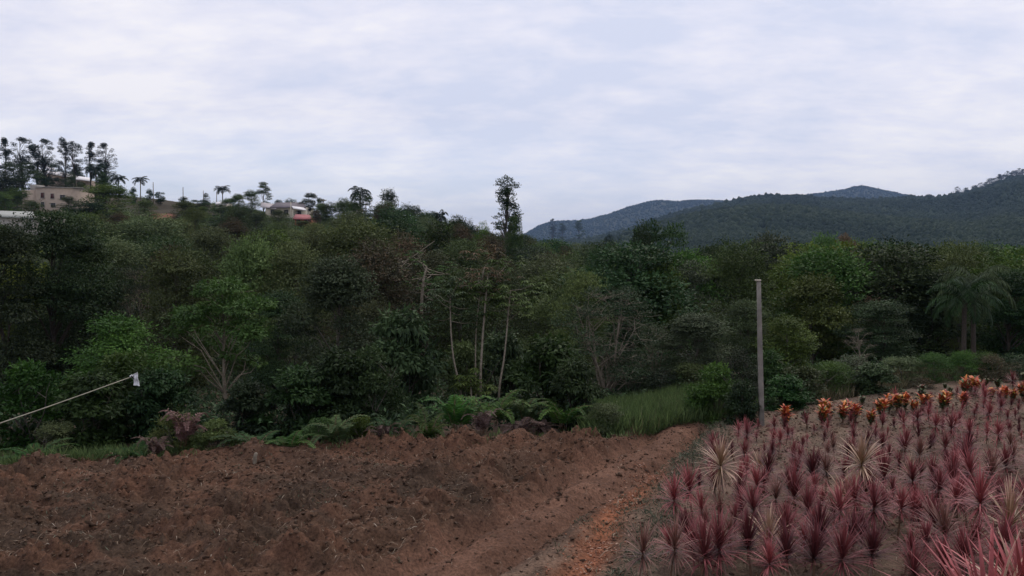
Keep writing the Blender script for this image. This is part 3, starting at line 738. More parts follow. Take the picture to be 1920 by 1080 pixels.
ridge = [('umbrella', 494, 178, 341, 38, 'tree with layered umbrella crown above the grey tiled roof'),
         ('umbrella1', 578, 172, 362, 40, 'flat topped spreading tree right behind the grey tiled roof'),
         ('umbrella1', 604, 172, 372, 30, 'low rounded tree right of the flat topped spreading tree'),
         ('m_grey1', 727, 125, 356, 56, 'airy round tree right of the palm on the wooded crest'),
         ('m_dark2', 682, 124, 364, 60, 'dark tree filling the crest below the raised palm'),
         ('m_dark0', 762, 118, 382, 46, 'very dark rounded tree where the wooded crest drops'),
         ('m_dark2', 800, 116, 396, 50, 'dark tree low on the crest left of the small ragged palm'),
         ('m_dark1', 858, 100, 402, 46, 'dark tree with a pointed tip between small palm and tall tree'),
         ('m_dark0', 878, 98, 412, 40, 'dark round tree just right of the pointed dark tree'),
         ('m_yellow0', 906, 96, 416, 44, 'yellowish green tree left of the tall lone tree base'),
         ('m_dark1', 964, 86, 404, 44, 'dark leafy tree leaning on the foot of the tall tree'),
         ('m_dark2', 30, 190, 302, 84, 'big dark rounded tree on the left edge below the first pine'),
         ('m_dark0', 4, 182, 322, 70, 'dark tree cut by the left edge beside the beige house'),
         ('umbrella1', 103, 229, 306, 36, 'rounded tree poking above the white roofs behind'),
         ('m_dark0', 134, 190, 322, 20, 'dark bushy tree standing before the white roofs'),
         ('m_dark1', 145, 229, 312, 30, 'dark round tree behind the right end of the white roofs'),
         ('m_mid1', 25, 165, 352, 54, 'mid green tree covering the beige house left corner'),
         ('m_dark1', 192, 200, 322, 34, 'leafy tree under the last ridge pine'),
         ('m_mid0', 8, 150, 362, 44, 'green tree cut by the left edge above the white shed roof'),
         ('m_olive1', 58, 140, 376, 50, 'olive bush under the beige house lower windows'),
         ('m_mid0', 196, 128, 346, 112, 'large dark green rounded tree right of the beige house'),
         ('m_dark0', 168, 120, 374, 76, 'dark tree under the left half of the large rounded one'),
         ('m_olive2', 470, 160, 357, 34, 'grey green tree left of the umbrella crowned tree'),
         ('m_mid0', 448, 158, 364, 36, 'green bushy tree left of the tiled house'),
         ('m_grey0', 386, 190, 362, 16, 'small bare tree beside the ridge poles'),
         ('m_dark0', 545, 185, 372, 30, 'low dark tree peeping over the grey tiled roof'),
         ('m_dark1', 522, 186, 374, 26, 'small dark tree peeping over the roof ridge left part'),
         ('m_dark0', 250, 200, 350, 16, 'little round tree left of the lone ridge palm foot'),
         ('m_dark0', 280, 202, 354, 18, 'little round tree right of the lone ridge palm foot'),
         ('m_dark2', 300, 202, 360, 26, 'low dark tree on the bare ridge past the palm'),
         ('m_dark0', 345, 200, 368, 20, 'low dark tree at the third ridge pole'),
         ('m_dark0', 80, 206, 328, 34, 'dark bush under the left white roof'),
         ('m_dark2', 112, 204, 334, 40, 'dark bush under the middle white roof'),
         ('m_olive0', 152, 204, 340, 34, 'olive bush under the right end of the white roofs'),
         ('m_olive1', 128, 172, 368, 40, 'olive tree hiding the right end of the beige house'),
         ('m_olive0', 272, 150, 374, 52, 'pale olive tree right of the large rounded green tree'),
         ('m_olive1', 345, 148, 376, 56, 'olive tree right of the red clay patch'),
         ('m_dark2', 372, 165, 374, 46, 'dark bushy tree below the small bare ridge tree'),
         ('m_mid0', 432, 160, 372, 44, 'green bushy tree right of the tiny shed'),
         ('m_rust0', 592, 145, 392, 34, 'reddish brown tree right beside the brick house'),
         ('m_olive0', 522, 150, 393, 46, 'olive tree in front of the tiled house wall'),
         ('m_dark0', 622, 150, 378, 40, 'dark tree between the spreading trees and the cream hut'),
         ('m_olive2', 566, 140, 414, 40, 'olive tree just below the brick house'),
         ('m_olive1', 644, 140, 372, 48, 'olive tree left of the cream hut')]
for k, px, D, py, w, lb in ridge: put(k, px, D, py, w, lb)
put('emergent', 951, 90, 329, 112, 'very tall lone tree with tufted open crown against the sky', 'tree')
# silhouettes in the valley
for k, px, D, py, w, lb in [('tall_pine2', 1036, 520, 410, 13, 'distant pointed tree before the blue ridge right of the tall tree'),
                            ('umbrella', 1086, 500, 413, 18, 'distant flat crowned tree before the blue ridge'),
                            ('umbrella', 1054, 520, 419, 16, 'distant low tree between the pointed and the flat crowned one'),
                            ('tall_pine1', 1142, 210, 438, 17, 'thin distant tree with a dark tuft left of the big dark crown')]:
    best = min(range(250, 1450, 10), key=lambda d: abs(project((at(px, py, d).x, d, tz(at(px, py, d).x, d)))[1] - py - 15)) if D > 300 else D
    put(k, px, best, py, w * 1.3, lb)
# conifers along the high ridge on the right
RBf = lambda p: float(np.interp(p, RB[:, 0], RB[:, 1]))
rp = [(1708, 7, 12), (1742, 6, 10), (1795, 16, 11), (1812, 9, 14), (1828, 10, 14), (1840, 12, 14), (1849, 9, 14), (1858, 14, 13), (1866, 10, 15), (1874, 15, 13), (1881, 11, 16), (1889, 17, 12), (1896, 12, 15), (1903, 15, 15), (1911, 18, 13), (1919, 14, 16)]
ordw = ['first', 'second', 'third', 'fourth', 'fifth', 'sixth', 'seventh', 'eighth', 'ninth', 'tenth', 'eleventh', 'twelfth', 'thirteenth', 'fourteenth', 'fifteenth', 'sixteenth', 'seventeenth', 'eighteenth', 'nineteenth', 'twentieth'] + ['%dth' % i for i in range(21, 60)]
for i, (px, hp_, w) in enumerate(rp):
    put('tall_pine%d' % (i % 3), px, 1495, RBf(px) - hp_ * 0.8, w * 1.25, '%s tree from the left along the high wooded ridge, seen against the sky' % ordw[i], 'tree', 'trees on the high ridge', zbase=tz(at(px, 300, 1495).x, 1495) - 4)

# ---- named trees close by
near = [('n_dark0', 100, 27, 388, 220, 'huge dark tree at left reaching up to the white shed roof'),
        ('n_dark1', 8, 25, 415, 170, 'dark tall tree cut by the left edge of the picture'),
        ('n_dark1', 168, 30, 440, 130, 'dark tree right beside the huge left one, slightly lower'),
        ('n_light', 412, 19.4, 518, 265, 'light green open tree with a thin pale trunk at left'),
        ('n_mid', 215, 20.5, 588, 210, 'green leafy tree left of the light green open tree'),
        ('n_greydark', 632, 20.5, 486, 185, 'dark greyish tree with a rusty tinge, centre left'),
        ('n_twiggy', 1140, 21.5, 530, 235, 'broad tree full of pale bare branches right of centre'),
        ('n_olive', 1090, 27, 505, 140, 'olive tree behind the pale branched one'),
        ('n_twiggy', 1225, 23, 600, 130, 'low twiggy tree leaning over the grass patch'),
        ('n_greydark', 1308, 22.5, 588, 140, 'grey green rounded tree left of the concrete post'),
        ('n_mid', 1240, 31, 478, 160, 'dark leafy tree below the big dark crown'),
        ('n_olive', 1400, 24, 560, 130, 'olive tree right behind the concrete post'),
        ('n_yellow', 1530, 29, 512, 170, 'yellowish green tree in the middle of the right wood'),
        ('n_mid', 1470, 23, 590, 130, 'green tree right of the concrete post'),
        ('n_dark0', 1655, 27, 560, 150, 'dark tree behind the small bare grey one'),
        ('n_bare', 1612, 23.5, 608, 76, 'small bare grey tree among the dark leaves at right'),
        ('n_dark1', 1740, 30, 500, 150, 'dark tree left of the big palms'),
        ('n_dark0', 1900, 28, 500, 170, 'dark tree at the right edge behind the palms'),
        ('n_dark1', 520, 24, 540, 130, 'dark tree between the light green and the rusty one'),
        ('n_olive', 700, 25, 560, 120, 'olive tree right of the dark rusty one'),
        ('n_olive', 330, 25, 465, 190, 'olive tree behind the light green open tree'),
        ('n_twiggy', 262, 28, 490, 130, 'brownish twiggy tree right of the huge dark one'),
        ('n_yellow', 470, 31, 445, 150, 'yellowish tree above the light green open tree')]
for k, px, D, py, w, lb in near: put(k, px, D, py, w, lb)
put('palm_near', 1812, 24.0, 512, 128, 'large palm with pale trunk behind the bright bushes at right', 'palm tree')
put('palm_near', 1832, 25.5, 490, 128, 'large palm just right of and behind the pale trunked one', 'palm tree')
big = [('m_dark2', 1238, 46, 424, 120, 'big dark crown standing highest in the right wood'),
       ('m_dark0', 1205, 44, 432, 66, 'dark tree forming the left lobe of the highest crown'),
       ('m_dark0', 1345, 48, 462, 90, 'dark rounded tree right of the highest crown'),
       ('m_grey0', 1450, 47, 448, 120, 'airy grey tree with bare limbs above the concrete post'),
       ('m_mid0', 1555, 48, 452, 90, 'glossy dark green round tree left of the pinkish crown'),
       ('m_pink0', 1612, 52, 450, 84, 'tree with a pinkish brown blossoming crown at the wood top'),
       ('m_pink0', 1655, 36, 528, 66, 'smaller pinkish brown crown lower in the right wood'),
       ('m_mid1', 1700, 50, 466, 96, 'mid green tree right of the pinkish crown'),
       ('m_grey1', 1300, 40, 500, 110, 'greyish tree below the highest crown'),
       ('m_mid0', 1780, 42, 470, 110, 'green tree top behind the left palm'),
       ('m_mid1', 1870, 46, 472, 120, 'green tree top behind the right palm'),
       ('m_dark1', 1915, 40, 474, 80, 'dark tree top at the right edge of the wood'),
       ('m_rust0', 905, 48, 446, 84, 'rusty brown pointed tree near the centre'),
       ('m_rust0', 948, 44, 478, 70, 'rusty brown tree right of the pointed rusty one'),
       ('m_yellow0', 1140, 60, 474, 90, 'bright yellowish green tree in the valley gap'),
       ('m_mid1', 1110, 38, 500, 110, 'green spreading tree below the valley gap')]
for k, px, D, py, w, lb in big: put(k, px, D, py - (10 if px > 1180 else 0), w * 1.3, lb)

# ---- the rest of the wood, row by row
S = np.array([(-60, 412), (0, 412), (140, 424), (165, 396), (262, 392), (300, 396), (420, 388), (480, 384), (560, 404), (600, 384), (640, 378), (700, 372), (760, 386), (790, 396), (830, 408), (900, 424), (960, 438), (1000, 440), (1100, 456), (1180, 456), (1300, 456), (1400, 453), (1500, 450), (1650, 452), (1740, 460), (1990, 462)], float)
SF = lambda p: float(np.interp(p, S[:, 0], S[:, 1]))
keepclear = [(40, 128, 386, 180), (-10, 60, 411, 120), (490, 548, 391, 165), (552, 580, 414, 150), (655, 676, 398, 150), (292, 326, 399, 158), (250, 360, 374, 200)]
kindsL = ['m_olive0', 'm_olive1', 'm_olive0', 'm_olive1', 'm_rust0', 'm_olive2', 'm_olive0', 'm_olive1', 'm_mid0', 'm_dark0', 'm_dark1', 'm_yellow0', 'm_rust0', 'm_grey1', 'm_olive2', 'm_grey0']
kindsR = ['m_olive1', 'm_dark0', 'm_dark2', 'm_mid0', 'm_mid1', 'm_dark0', 'm_dark2', 'm_mid0', 'm_yellow0', 'm_grey1', 'm_olive1', 'm_dark1']
DESC = {'m_olive0': 'olive green cone shaped tree', 'm_olive1': 'olive green rounded tree', 'm_olive2': 'slim olive green tree', 'm_mid0': 'mid green rounded tree', 'm_mid1': 'mid green flat topped tree',
        'm_dark0': 'dark green rounded tree', 'm_dark1': 'dark green upright tree', 'm_dark2': 'dark green flat topped tree', 'm_yellow0': 'yellowish green tree', 'm_rust0': 'rusty brown tree', 'm_grey0': 'greyish tree with bare limbs', 'm_grey1': 'greyish green tree'}
rr_ = random.Random(5)
hero = [(h[1], h[3], h[4]) for h in near + big]
auto_n = 0
for D, step, dpy in [(150, 52, 0), (132, 60, 0), (112, 62, 4), (95, 70, 8), (80, 78, 12), (67, 96, 18), (56, 115, 26), (46, 135, 40), (38, 150, 62), (31, 165, 95)]:
    px = -30 + rr_.uniform(0, step)
    while px < 2150:
        left = px < 1090
        if not left and D > 95: break
        wpx = step * rr_.uniform(1.1, 1.8) * (1.0 if left else 0.95)
        k = rr_.choice(kindsL if left else kindsR)
        if 820 < px < 1010 and 40 < D < 90 and rr_.random() < 0.4: k = 'm_rust0'
        x = (px - 960) / F * D
        z0 = tz(x, D)
        h = rr_.uniform(4.6, 8.0) * (0.9 if D > 100 else 1.0)
        pyt = project((x, D, z0 + h))[1]
        if D >= 80 and left: pyt = min(pyt, SF(px) - 6 + dpy + rr_.uniform(0, 20))
        if not left and 40 < D < 95: pyt = min(pyt, SF(px) + rr_.uniform(-4, 14) + (10 if D < 50 else 0))
        pyt = max(pyt, SF(px) - 7 + (dpy if left else 0) * rr_.uniform(0.3, 1.0) + rr_.uniform(0, 14))
        for x0, x1, yb, Dh in keepclear:
            if x0 - wpx * 0.4 < px < x1 + wpx * 0.4 and D < Dh: pyt = max(pyt, yb + rr_.uniform(2, 12))
        zt = at(px, pyt, D).z
        hid = (zt - z0) < 2.2 or any(abs(px - a) < c * 0.30 and pyt > b + 25 and D > 32 for a, b, c in hero)
        if not hid:
            put(k, px, D, pyt, min(wpx, (zt - z0) * F / D * 0.92), None, 'tree', 'trees of the wood', auto=k); auto_n += 1
        px += step * rr_.uniform(0.75, 1.25)
print('auto trees', auto_n)

# ---- shrubs at the wood's edge
def pg(key, px, pyb, hpx, wpx, label, cat='shrub', group=None, z=0.0, D=None):
    g_ = ground_at(px, pyb, z)
    if D:
        return put(key, px, D, pyb - hpx, wpx, label, cat, group)
    return put(key, px, g_.y, pyb - hpx, wpx, label, cat, group, zbase=z)
shr = [('s_dark', 755, 790, 205, 170, 'large dark shrub with glossy hanging leaves left of the pale stems', 'shrub', None, 0, 18.5),
       ('s_dark', 1030, 800, 165, 180, 'large dark glossy shrub right of the pale stems', 'shrub', None, 0, 18.0),
       ('s_mid', 870, 790, 150, 130, 'green shrub behind the feet of the pale stems', 'shrub', None, 0, 21.5),
       ('s_dark', 945, 792, 165, 130, 'dark shrub right behind the rightmost pale stem', 'shrub', None, 0, 22),
       ('s_mid', 690, 800, 150, 130, 'leafy shrub left of the large dark glossy shrub'),
       ('s_dark', 300, 815, 120, 150, 'dark shrub under the light green open tree'),
       ('s_dark', 170, 830, 130, 160, 'dark shrub below the leaning pole'),
       ('s_mid', 55, 825, 150, 160, 'green shrub at the left edge behind the leaning pole'),
       ('s_dark', 462, 815, 100, 110, 'dark shrub right of the pale thin trunk'),
       ('s_dark', 560, 810, 120, 150, 'dark shrub below the greyish rusty tree'),
       ('s_olive', 100, 850, 60, 110, 'low olive shrub behind the left grass strip'),
       ('s_olive', 330, 842, 70, 110, 'low olive shrub beside the dry purple fern'),
       ('s_mid', 400, 845, 60, 90, 'low green shrub left of the pale ferns'),
       ('s_mid', 600, 836, 55, 80, 'low green shrub right of the yellowish fern'),
       ('s_mid', 680, 830, 50, 70, 'low green shrub between two ferns'),
       ('s_olive', 1140, 815, 62, 100, 'olive brush at the left of the grass patch'),
       ('s_grey', 1250, 780, 95, 120, 'grey green brush behind the grass patch', 'shrub', None, 0, 21.5),
       ('s_mid', 1340, 790, 110, 110, 'green shrub left of the concrete post'),
       ('s_dark', 1392, 806, 92, 80, 'dark small leaved bush touching the concrete post'),
       ('s_olive', 1300, 760, 80, 130, 'olive shrub behind the grass patch', 'shrub', None, 0, 21.5),
       ('s_grey', 1385, 755, 110, 110, 'greyish shrub behind the concrete post'),
       ('s_dark', 1475, 775, 70, 100, 'dark bush right of the concrete post foot'),
       ('s_mid', 1500, 755, 70, 120, 'green shrub above the first orange plants'),
       ('s_mid', 1440, 745, 90, 110, 'leafy shrub right behind the concrete post'),
       ('s_light', 1560, 738, 62, 110, 'fresh green feathery shrub left of the pale grass'),
       ('s_dark', 1640, 742, 60, 100, 'dark bush behind the orange plants'),
       ('s_grey', 1600, 722, 60, 130, 'greyish shrub below the small bare tree'),
       ('s_olive', 1690, 715, 48, 110, 'olive brush left of the bright bushes'),
       ('s_light', 1752, 718, 58, 92, 'bright green rounded bush at the left of the palms'),
       ('s_light', 1806, 714, 58, 78, 'bright green bush in front of the pale palm trunk'),
       ('s_light', 1848, 712, 54, 66, 'bright green bush right of the palm trunks'),
       ('s_rust', 1868, 718, 56, 80, 'brownish dry brush right of the bright bushes'),
       ('s_grey', 1905, 712, 52, 90, 'grey green brush at the right edge'),
       ('s_rust', 1730, 732, 26, 70, 'reddish dry weeds below the bright bush'),
       ('s_dark', 640, 800, 140, 150, 'dark bushy shrub beneath the rusty tree trunk'),
       ('s_mid', 240, 790, 130, 170, 'leafy shrub behind the white bag'),
       ('s_dark', 1080, 795, 120, 110, 'dark shrub hanging over the ferns right of centre'),
       ('s_grey', 1180, 770, 110, 150, 'greyish brush under the pale branched tree', 'shrub', None, 0, 21.8)]
for a in shr: pg(*a)
ferns = [('fern0', 482, 846, 48, 110, 'pale green fern with arching fronds at the field edge'),
         ('fern1', 540, 848, 48, 100, 'yellowish fern right of the pale green one'),
         ('fern2', 628, 838, 62, 100, 'tall fern in front of the dark trunk'),
         ('fern0', 736, 822, 58, 90, 'fern behind the greyish purple dry one'),
         ('fern1', 806, 834, 74, 90, 'bright fern arching over the red heap'),
         ('fern2', 850, 812, 84, 110, 'large fern left of the dry fern under the stems'),
         ('fern0', 925, 800, 78, 110, 'big fern at the foot of the pale stems'),
         ('fern1', 1055, 806, 70, 100, 'dark bluish fern hanging right of centre'),
         ('fern2', 985, 796, 60, 90, 'dark fern right of the dry purple fern'),
         ('fern0', 245, 862, 42, 90, 'small fern left of the dry brown brush'),
         ('fern1', 60, 868, 44, 100, 'yellowish fern over the left grass strip'),
         ('fern2', 1555, 722, 38, 90, 'bright fern-like plant behind the orange plants')]
for k, px, pyb, h, w, lb in ferns: pg(k, px, pyb + 4, h * 1.15, w * 1.25, lb, 'fern', 'ferns along the field edge')
dead = [('fern_dead0', 345, 846, 76, 90, 'big dry purple brown fern beneath the light tree'),
        ('fern_dead1', 722, 834, 44, 60, 'greyish purple dry fern at the field edge, left of centre'),
        ('fern_dead0', 906, 820, 54, 64, 'pale purple dry fern below the pale stems'),
        ('fern_dead1', 975, 818, 34, 80, 'low dry fern patch right of the pale purple one'),
        ('fern_dead1', 1015, 814, 28, 60, 'low reddish dry fern at the right end of the ferns'),
        ('fern_dead0', 290, 862, 46, 70, 'brown dry fern left of the big purple one')]
for k, px, pyb, h, w, lb in dead: pg(k, px, pyb + 3, h * 1.3, w * 1.15, lb, 'dry fern', 'dry ferns along the field edge')

# ---- slender pale-stemmed trees with umbrella leaves (centre)
def cecropia(pts_px, D, label, crown_r, tiers, leaf, r0=0.05, seed=0):
    g = np.random.default_rng(seed)
    P = [at(px, py, D + 0.25 * i) for i, (px, py) in enumerate(pts_px)]
    b = P[0].copy(); b.z = tz(b.x, b.y) - 0.1
    root = empty('slender_tree', b); P = [np.array(b) + 0] + [np.array(p) for p in P]
    P = np.array(P) - np.array(b)
    t = np.linspace(0, 1, len(P)); tt = np.linspace(0, 1, 14)
    Q = np.stack([np.interp(tt, t, P[:, k]) for k in range(3)], -1)
    Q[1:-1] = (Q[:-2] + 2 * Q[1:-1] + Q[2:]) / 4; Q[1:-1] = (Q[:-2] + 2 * Q[1:-1] + Q[2:]) / 4
    acc = Acc(); add_tube(acc, Q, r0 * (1 - 0.55 * tt), 8)
    lv = Acc(); top = Q[-1]
    for k in range(tiers):
        az = k * 2.4 + g.normal(0, 0.3); f = (k + 1) / tiers
        z0 = top - np.array([0, 0, (1 - f) * crown_r * 1.1])
        out = crown_r * g.uniform(0.35, 1.0); e_ = z0 + np.array([math.cos(az) * out, math.sin(az) * out, crown_r * g.uniform(-0.2, 0.75)])
        add_tube(acc, [z0, (z0 + e_) / 2 - np.array([0, 0, 0.04]), e_], [r0 * 0.35, r0 * 0.28, r0 * 0.15], 4)
        for q in range(3):                          # rosettes of umbrella leaves at the branch tip
            c = e_ + g.normal(0, 0.16, 3) * crown_r
            for m_ in range(3):
                cc_ = c + rdir(1, g)[0] * 0.26 * np.array([1, 1, 0.35]); nl = 9
                an_ = np.linspace(0, 2 * np.pi, nl, endpoint=False) + g.random()
                Dv_ = norm(np.stack((np.cos(an_), np.sin(an_), np.full(nl, -0.45)), -1) + g.normal(0, 0.1, (nl, 3)))
                add_leaves(lv, np.tile(cc_, (nl, 1)), Dv_, np.tile([0, 0, 1.], (nl, 1)), 0.17 * g.uniform(0.7, 1.2), 0.042, np.clip(0.65 + g.normal(0, 0.25, nl), 0, 1), 0.1)
    acc.build('trunk', bark_pale, root, smooth=True)
    lv.build('crown', leaf, root)
    tag(root, label, 'tree', 'slender pale stemmed trees')
cecropia([(866, 733), (850, 680), (845, 620), (844, 555)], 18.6, 'slender tree whose pale stem curves left, leftmost of the group', 0.62, 9, G['grey'], 0.030, 1)
cecropia([(892, 728), (891, 660), (893, 600), (905, 520), (908, 500)], 19.2, 'slender tree with the thinnest stem, second of the group', 0.6, 9, G['rust'], 0.022, 2)
cecropia([(900, 722), (903, 660), (907, 600), (912, 550), (915, 515)], 18.7, 'slender tree with the straightest thick pale stem, third of the group', 0.75, 12, G['olive'], 0.034, 3)
cecropia([(935, 726), (945, 680), (952, 600), (957, 545)], 18.8, 'slender tree whose stem leans right, rightmost of the group', 0.7, 11, G['olive'], 0.029, 4)
cecropia([(884, 745), (882, 712)], 18.2, 'low young umbrella leaved plant before the pale stems', 0.35, 6, G['mid'], 0.03, 5)
cecropia([(742, 560), (745, 512), (748, 486)], 40, 'tree with flat tiers of umbrella leaves above centre left', 1.9, 26, G['grey'], 0.09, 6)
cecropia([(790, 560), (795, 520), (800, 500)], 34, 'tiered tree right of the other flat tiered one', 1.4, 18, G['mid'], 0.08, 7)

# ------------------------------------------------------------------ leaf litter, grass and ground cover
def grass(name, regions, label, mat, seed, cat='grass', lean=0.35):
    g = np.random.default_rng(seed); acc = Acc()
    for (x0, x1, ya, yb, n, h, fn) in regions:
        x = g.uniform(x0, x1, n); y = g.uniform(ya, yb, n)
        if fn is not None:
            k = fn(x, y) > g.random(n); x, y = x[k], y[k]; n = len(x)
        if n == 0: continue
        z = np.where((y < edgeY(x)) & (y > 6.5) & (x > -12) & (x < 16), zone(Zf, x, y), terrain(x, y))
        P = np.stack((x, y, z), -1)
        Dv = norm(np.stack((g.normal(0, lean, n), g.normal(0, lean, n), np.ones(n)), -1))
        add_leaves(acc, P, Dv, norm(g.normal(size=(n, 3)) + 0.01), h * g.uniform(0.5, 1.3, n), 0.012 + 0.02 * h, np.clip(g.random(n), 0, 1), 0.18)
    o = acc.build(name, mat); tag(o, label, cat, kind='stuff'); return o
m_grass = leafmat('grass_green', [(0, (0.040, 0.075, 0.016)), (0.6, (0.085, 0.155, 0.030)), (1, (0.16, 0.24, 0.05))], trans=0.35, vvar=0, hvar=0)
m_dry = leafmat('grass_dry', [(0, (0.05, 0.045, 0.025)), (0.6, (0.11, 0.10, 0.055)), (1, (0.22, 0.19, 0.12))], trans=0.2, vvar=0, hvar=0)
m_weed = leafmat('weeds', [(0, (0.05, 0.062, 0.034)), (0.6, (0.085, 0.098, 0.055)), (1, (0.16, 0.16, 0.10))], trans=0.2, vvar=0, hvar=0)
patch = lambda cx_, cy_, rx, ry: (lambda x, y: np.clip(1.3 - ((x - cx_) / rx) ** 2 - ((y - cy_) / ry) ** 2, 0, 1) * (0.4 + fbm(x / 0.5, y / 0.5, 2, 5)))
grass('grass', [(1.4, 5.2, 15.4, 21.0, 34000, 0.38, lambda x, y: np.where(y > edgeY(x) - 0.5, 1, 0) * (0.3 + fbm(x / 0.6, y / 0.6, 2, 5))),
                (-11, -5.5, 12.6, 15, 16000, 0.17, lambda x, y: np.where((y > edgeY(x) - 0.25), 1, 0) * np.clip((y < edgeY(x) + 0.9) * 1.0, 0, 1) * np.clip((-6.0 - x) / 1.5 + 0.25, 0, 1)),
                (-6, 3.0, 13.6, 17, 5000, 0.14, lambda x, y: np.where((y > edgeY(x) - 0.45) & (y < edgeY(x) + 0.6), 1, 0) * (fbm(x / 0.5, y / 0.9, 2, 15) > 0.55))],
      'soft green grass growing between the field and the wood', m_grass, 3)
grass('weeds', [(-0.5, 4.5, 7.0, 16, 34000, 0.10, lambda x, y: np.exp(-((x - grx(y) - 0.62) / 0.22) ** 2) * (0.2 + 1.2 * (fbm(x / 0.5, y / 0.5, 2, 66) > 0.45))),
                (0.5, 4.4, 9.0, 16, 12000, 0.07, lambda x, y: zone(verge, x, y) * (fbm(x / 0.4, y / 0.4, 2, 67) > 0.52) * 0.9),
                (2.2, 4.6, 12.6, 16.5, 2600, 0.13, lambda x, y: np.exp(-((x - grx(y) - 0.75) / 0.3) ** 2)),
                (1, 12, 8, 20, 16000, 0.05, lambda x, y: zone(bed, x, y) * (fbm(x / 0.5, y / 0.4, 3, 68) > 0.57)),
                (-10, 0, 8.5, 14.5, 3500, 0.07, lambda x, y: zone(plough, x, y) * (fbm(x / 0.7, y / 0.5, 3, 69) > 0.63))],
      'greyish weeds along the plant bed edge and between clods', m_weed, 4, 'weeds', 1.3)
grass('dry_grass', [(7.2, 13.5, 18.5, 25, 12000, 0.34, lambda x, y: np.where((y > edgeY(x) + 0.1) & (y < edgeY(x) + 2.6), 1, 0) * (0.2 + fbm(x / 0.8, y / 0.8, 2, 5))),
                    (1.5, 5.0, 15.2, 20, 3500, 0.34, lambda x, y: np.where(y > edgeY(x) - 0.4, 1, 0) * (fbm(x / 0.7, y / 0.9, 2, 19) > 0.5)),
                    (-6, 2.5, 13.8, 16.2, 3000, 0.10, lambda x, y: np.where((y > edgeY(x) - 0.7) & (y < edgeY(x) + 0.5), 1, 0) * (fbm(x / 0.6, y / 0.9, 2, 17) > 0.5))],
      'pale dry grass behind the orange plants and at the field edge', m_dry, 5)
# leafy undergrowth on the forest floor
g = np.random.default_rng(9); n = 60000
D_ = 15 + 30 * g.random(n) ** 1.3; px_ = g.uniform(-120, 2040, n); x = (px_ - 960) / F * D_
ok = D_ > edgeY(x) + np.where(x > 1.7, np.where(x > 5, 2.2, 3.2), 0.95); x, D_ = x[ok], D_[ok]; n = len(x)
P = np.stack((x, D_, terrain(x, D_) + g.uniform(0.0, 0.55, n) * (0.3 + fbm(x / 1.2, D_ / 1.2, 3, 45))), -1)
acc = Acc(); add_leaves(acc, P, norm(rdir(n, g) + np.array([0, -0.2, 0])), norm(rdir(n, g) * 0.6 + np.array([0, 0, 1])), 0.13 * g.uniform(0.6, 1.4, n), 0.06, g.random(n))
o = acc.build('undergrowth', G['dark']); tag(o, 'dark leafy undergrowth covering the floor of the wood', 'undergrowth', kind='stuff')

# ------------------------------------------------------------------ far-off wood on the hills
g = np.random.default_rng(21)
n = 95000
D_ = 170 * (1650 / 170.0) ** (g.random(n) ** 0.75); px_ = g.uniform(955, 2050, n)
n2_ = 9000
D_ = np.concatenate((D_, g.uniform(2600, 3650, n2_), g.uniform(1400, 1500, 4000), g.uniform(3480, 3610, 2500)))
px_ = np.concatenate((px_, g.uniform(970, 1760, n2_), g.uniform(1000, 2050, 4000), g.uniform(980, 1750, 2500)))
x = (px_ - 960) / F * D_; n = len(x)
z = terrain(x, D_)
s = g.uniform(1.5, 3.8, n) * np.where(D_ > 2000, 1.5, 1.0) * np.clip(D_ / 800, 0.6, 1.0)
rg_ = (D_ > 1400) & (D_ < 1506) & (g.random(n) < 0.5); s[rg_] *= g.uniform(1.0, 1.7, int(rg_.sum()))
k_ = (D_ < 240) & (px_ < 1020); s[k_] = 2.0
shape = np.stack((s, s, s * g.uniform(0.9, 1.7, n)), -1)
Vc = ICO_V[None] * (1 + 0.22 * g.normal(size=(n, 12, 1))) * shape[:, None] + np.stack((x, D_, z + s * 0.35), -1)[:, None]
fam = fbm(x / 70, D_ / 110, 4, 88)
tint = np.clip(0.30 * g.random(n) + 0.62 * sstep(0.40, 0.66, fam) * (0.35 + 0.65 * g.random(n)), 0, 1)
m_far = leafmat('hill_forest', [(0, (0.016, 0.028, 0.020)), (0.5, (0.026, 0.042, 0.026)), (0.85, (0.036, 0.053, 0.031)), (1, (0.054, 0.068, 0.040))], rough=0.9, spec=0.05, trans=0, vvar=0, hvar=0)
o = build('forest', Vc, None, (ICO_F[None] + (np.arange(n) * 12)[:, None, None]).reshape(-1, 3), m_far, tint3=np.repeat(tint, 20))
tag(o, 'dense forest blanketing the distant hills and valley', 'forest', kind='stuff')
# brush on the left-hand hillside between the single trees
n = 5200
D_ = 42 + 175 * g.random(n) ** 0.9; px_ = g.uniform(-60, 1120, n); x = (px_ - 960) / F * D_; z = terrain(x, D_)
ok = ~((px_ > 240) & (px_ < 400) & (D_ > 150) & (g.random(n) > 0.25)) & ~((px_ < 240) & (D_ > 165) & (D_ < 245) & (g.random(n) > 0.12)) & ~((px_ > 280) & (px_ < 340) & (D_ > 125))
x, D_, z = x[ok], D_[ok], z[ok]; n = len(x); m_ = 45
s = g.uniform(0.4, 1.05, n) * np.clip(D_ / 100, 0.7, 1.3)
s = np.minimum(s, 1.1)
u = rdir(n * m_, g); u[:, 2] = np.abs(u[:, 2])
P = np.repeat(np.stack((x, D_, z), -1), m_, 0) + u * np.repeat(s, m_)[:, None] * g.uniform(0.6, 1.1, (n * m_, 1))
acc = Acc(); add_leaves(acc, P, norm(u + rdir(n * m_, g) * 0.6), norm(np.array([0, 0, .8]) + u), 0.30 * g.uniform(0.6, 1.3, n * m_), 0.12, np.clip(np.repeat(g.random(n), m_) * 0.6 + 0.4 * g.random(n * m_), 0, 1))
o = acc.build('brush', G['olive']); tag(o, 'scrubby olive brush covering the hillside between the trees', 'brush', kind='stuff')

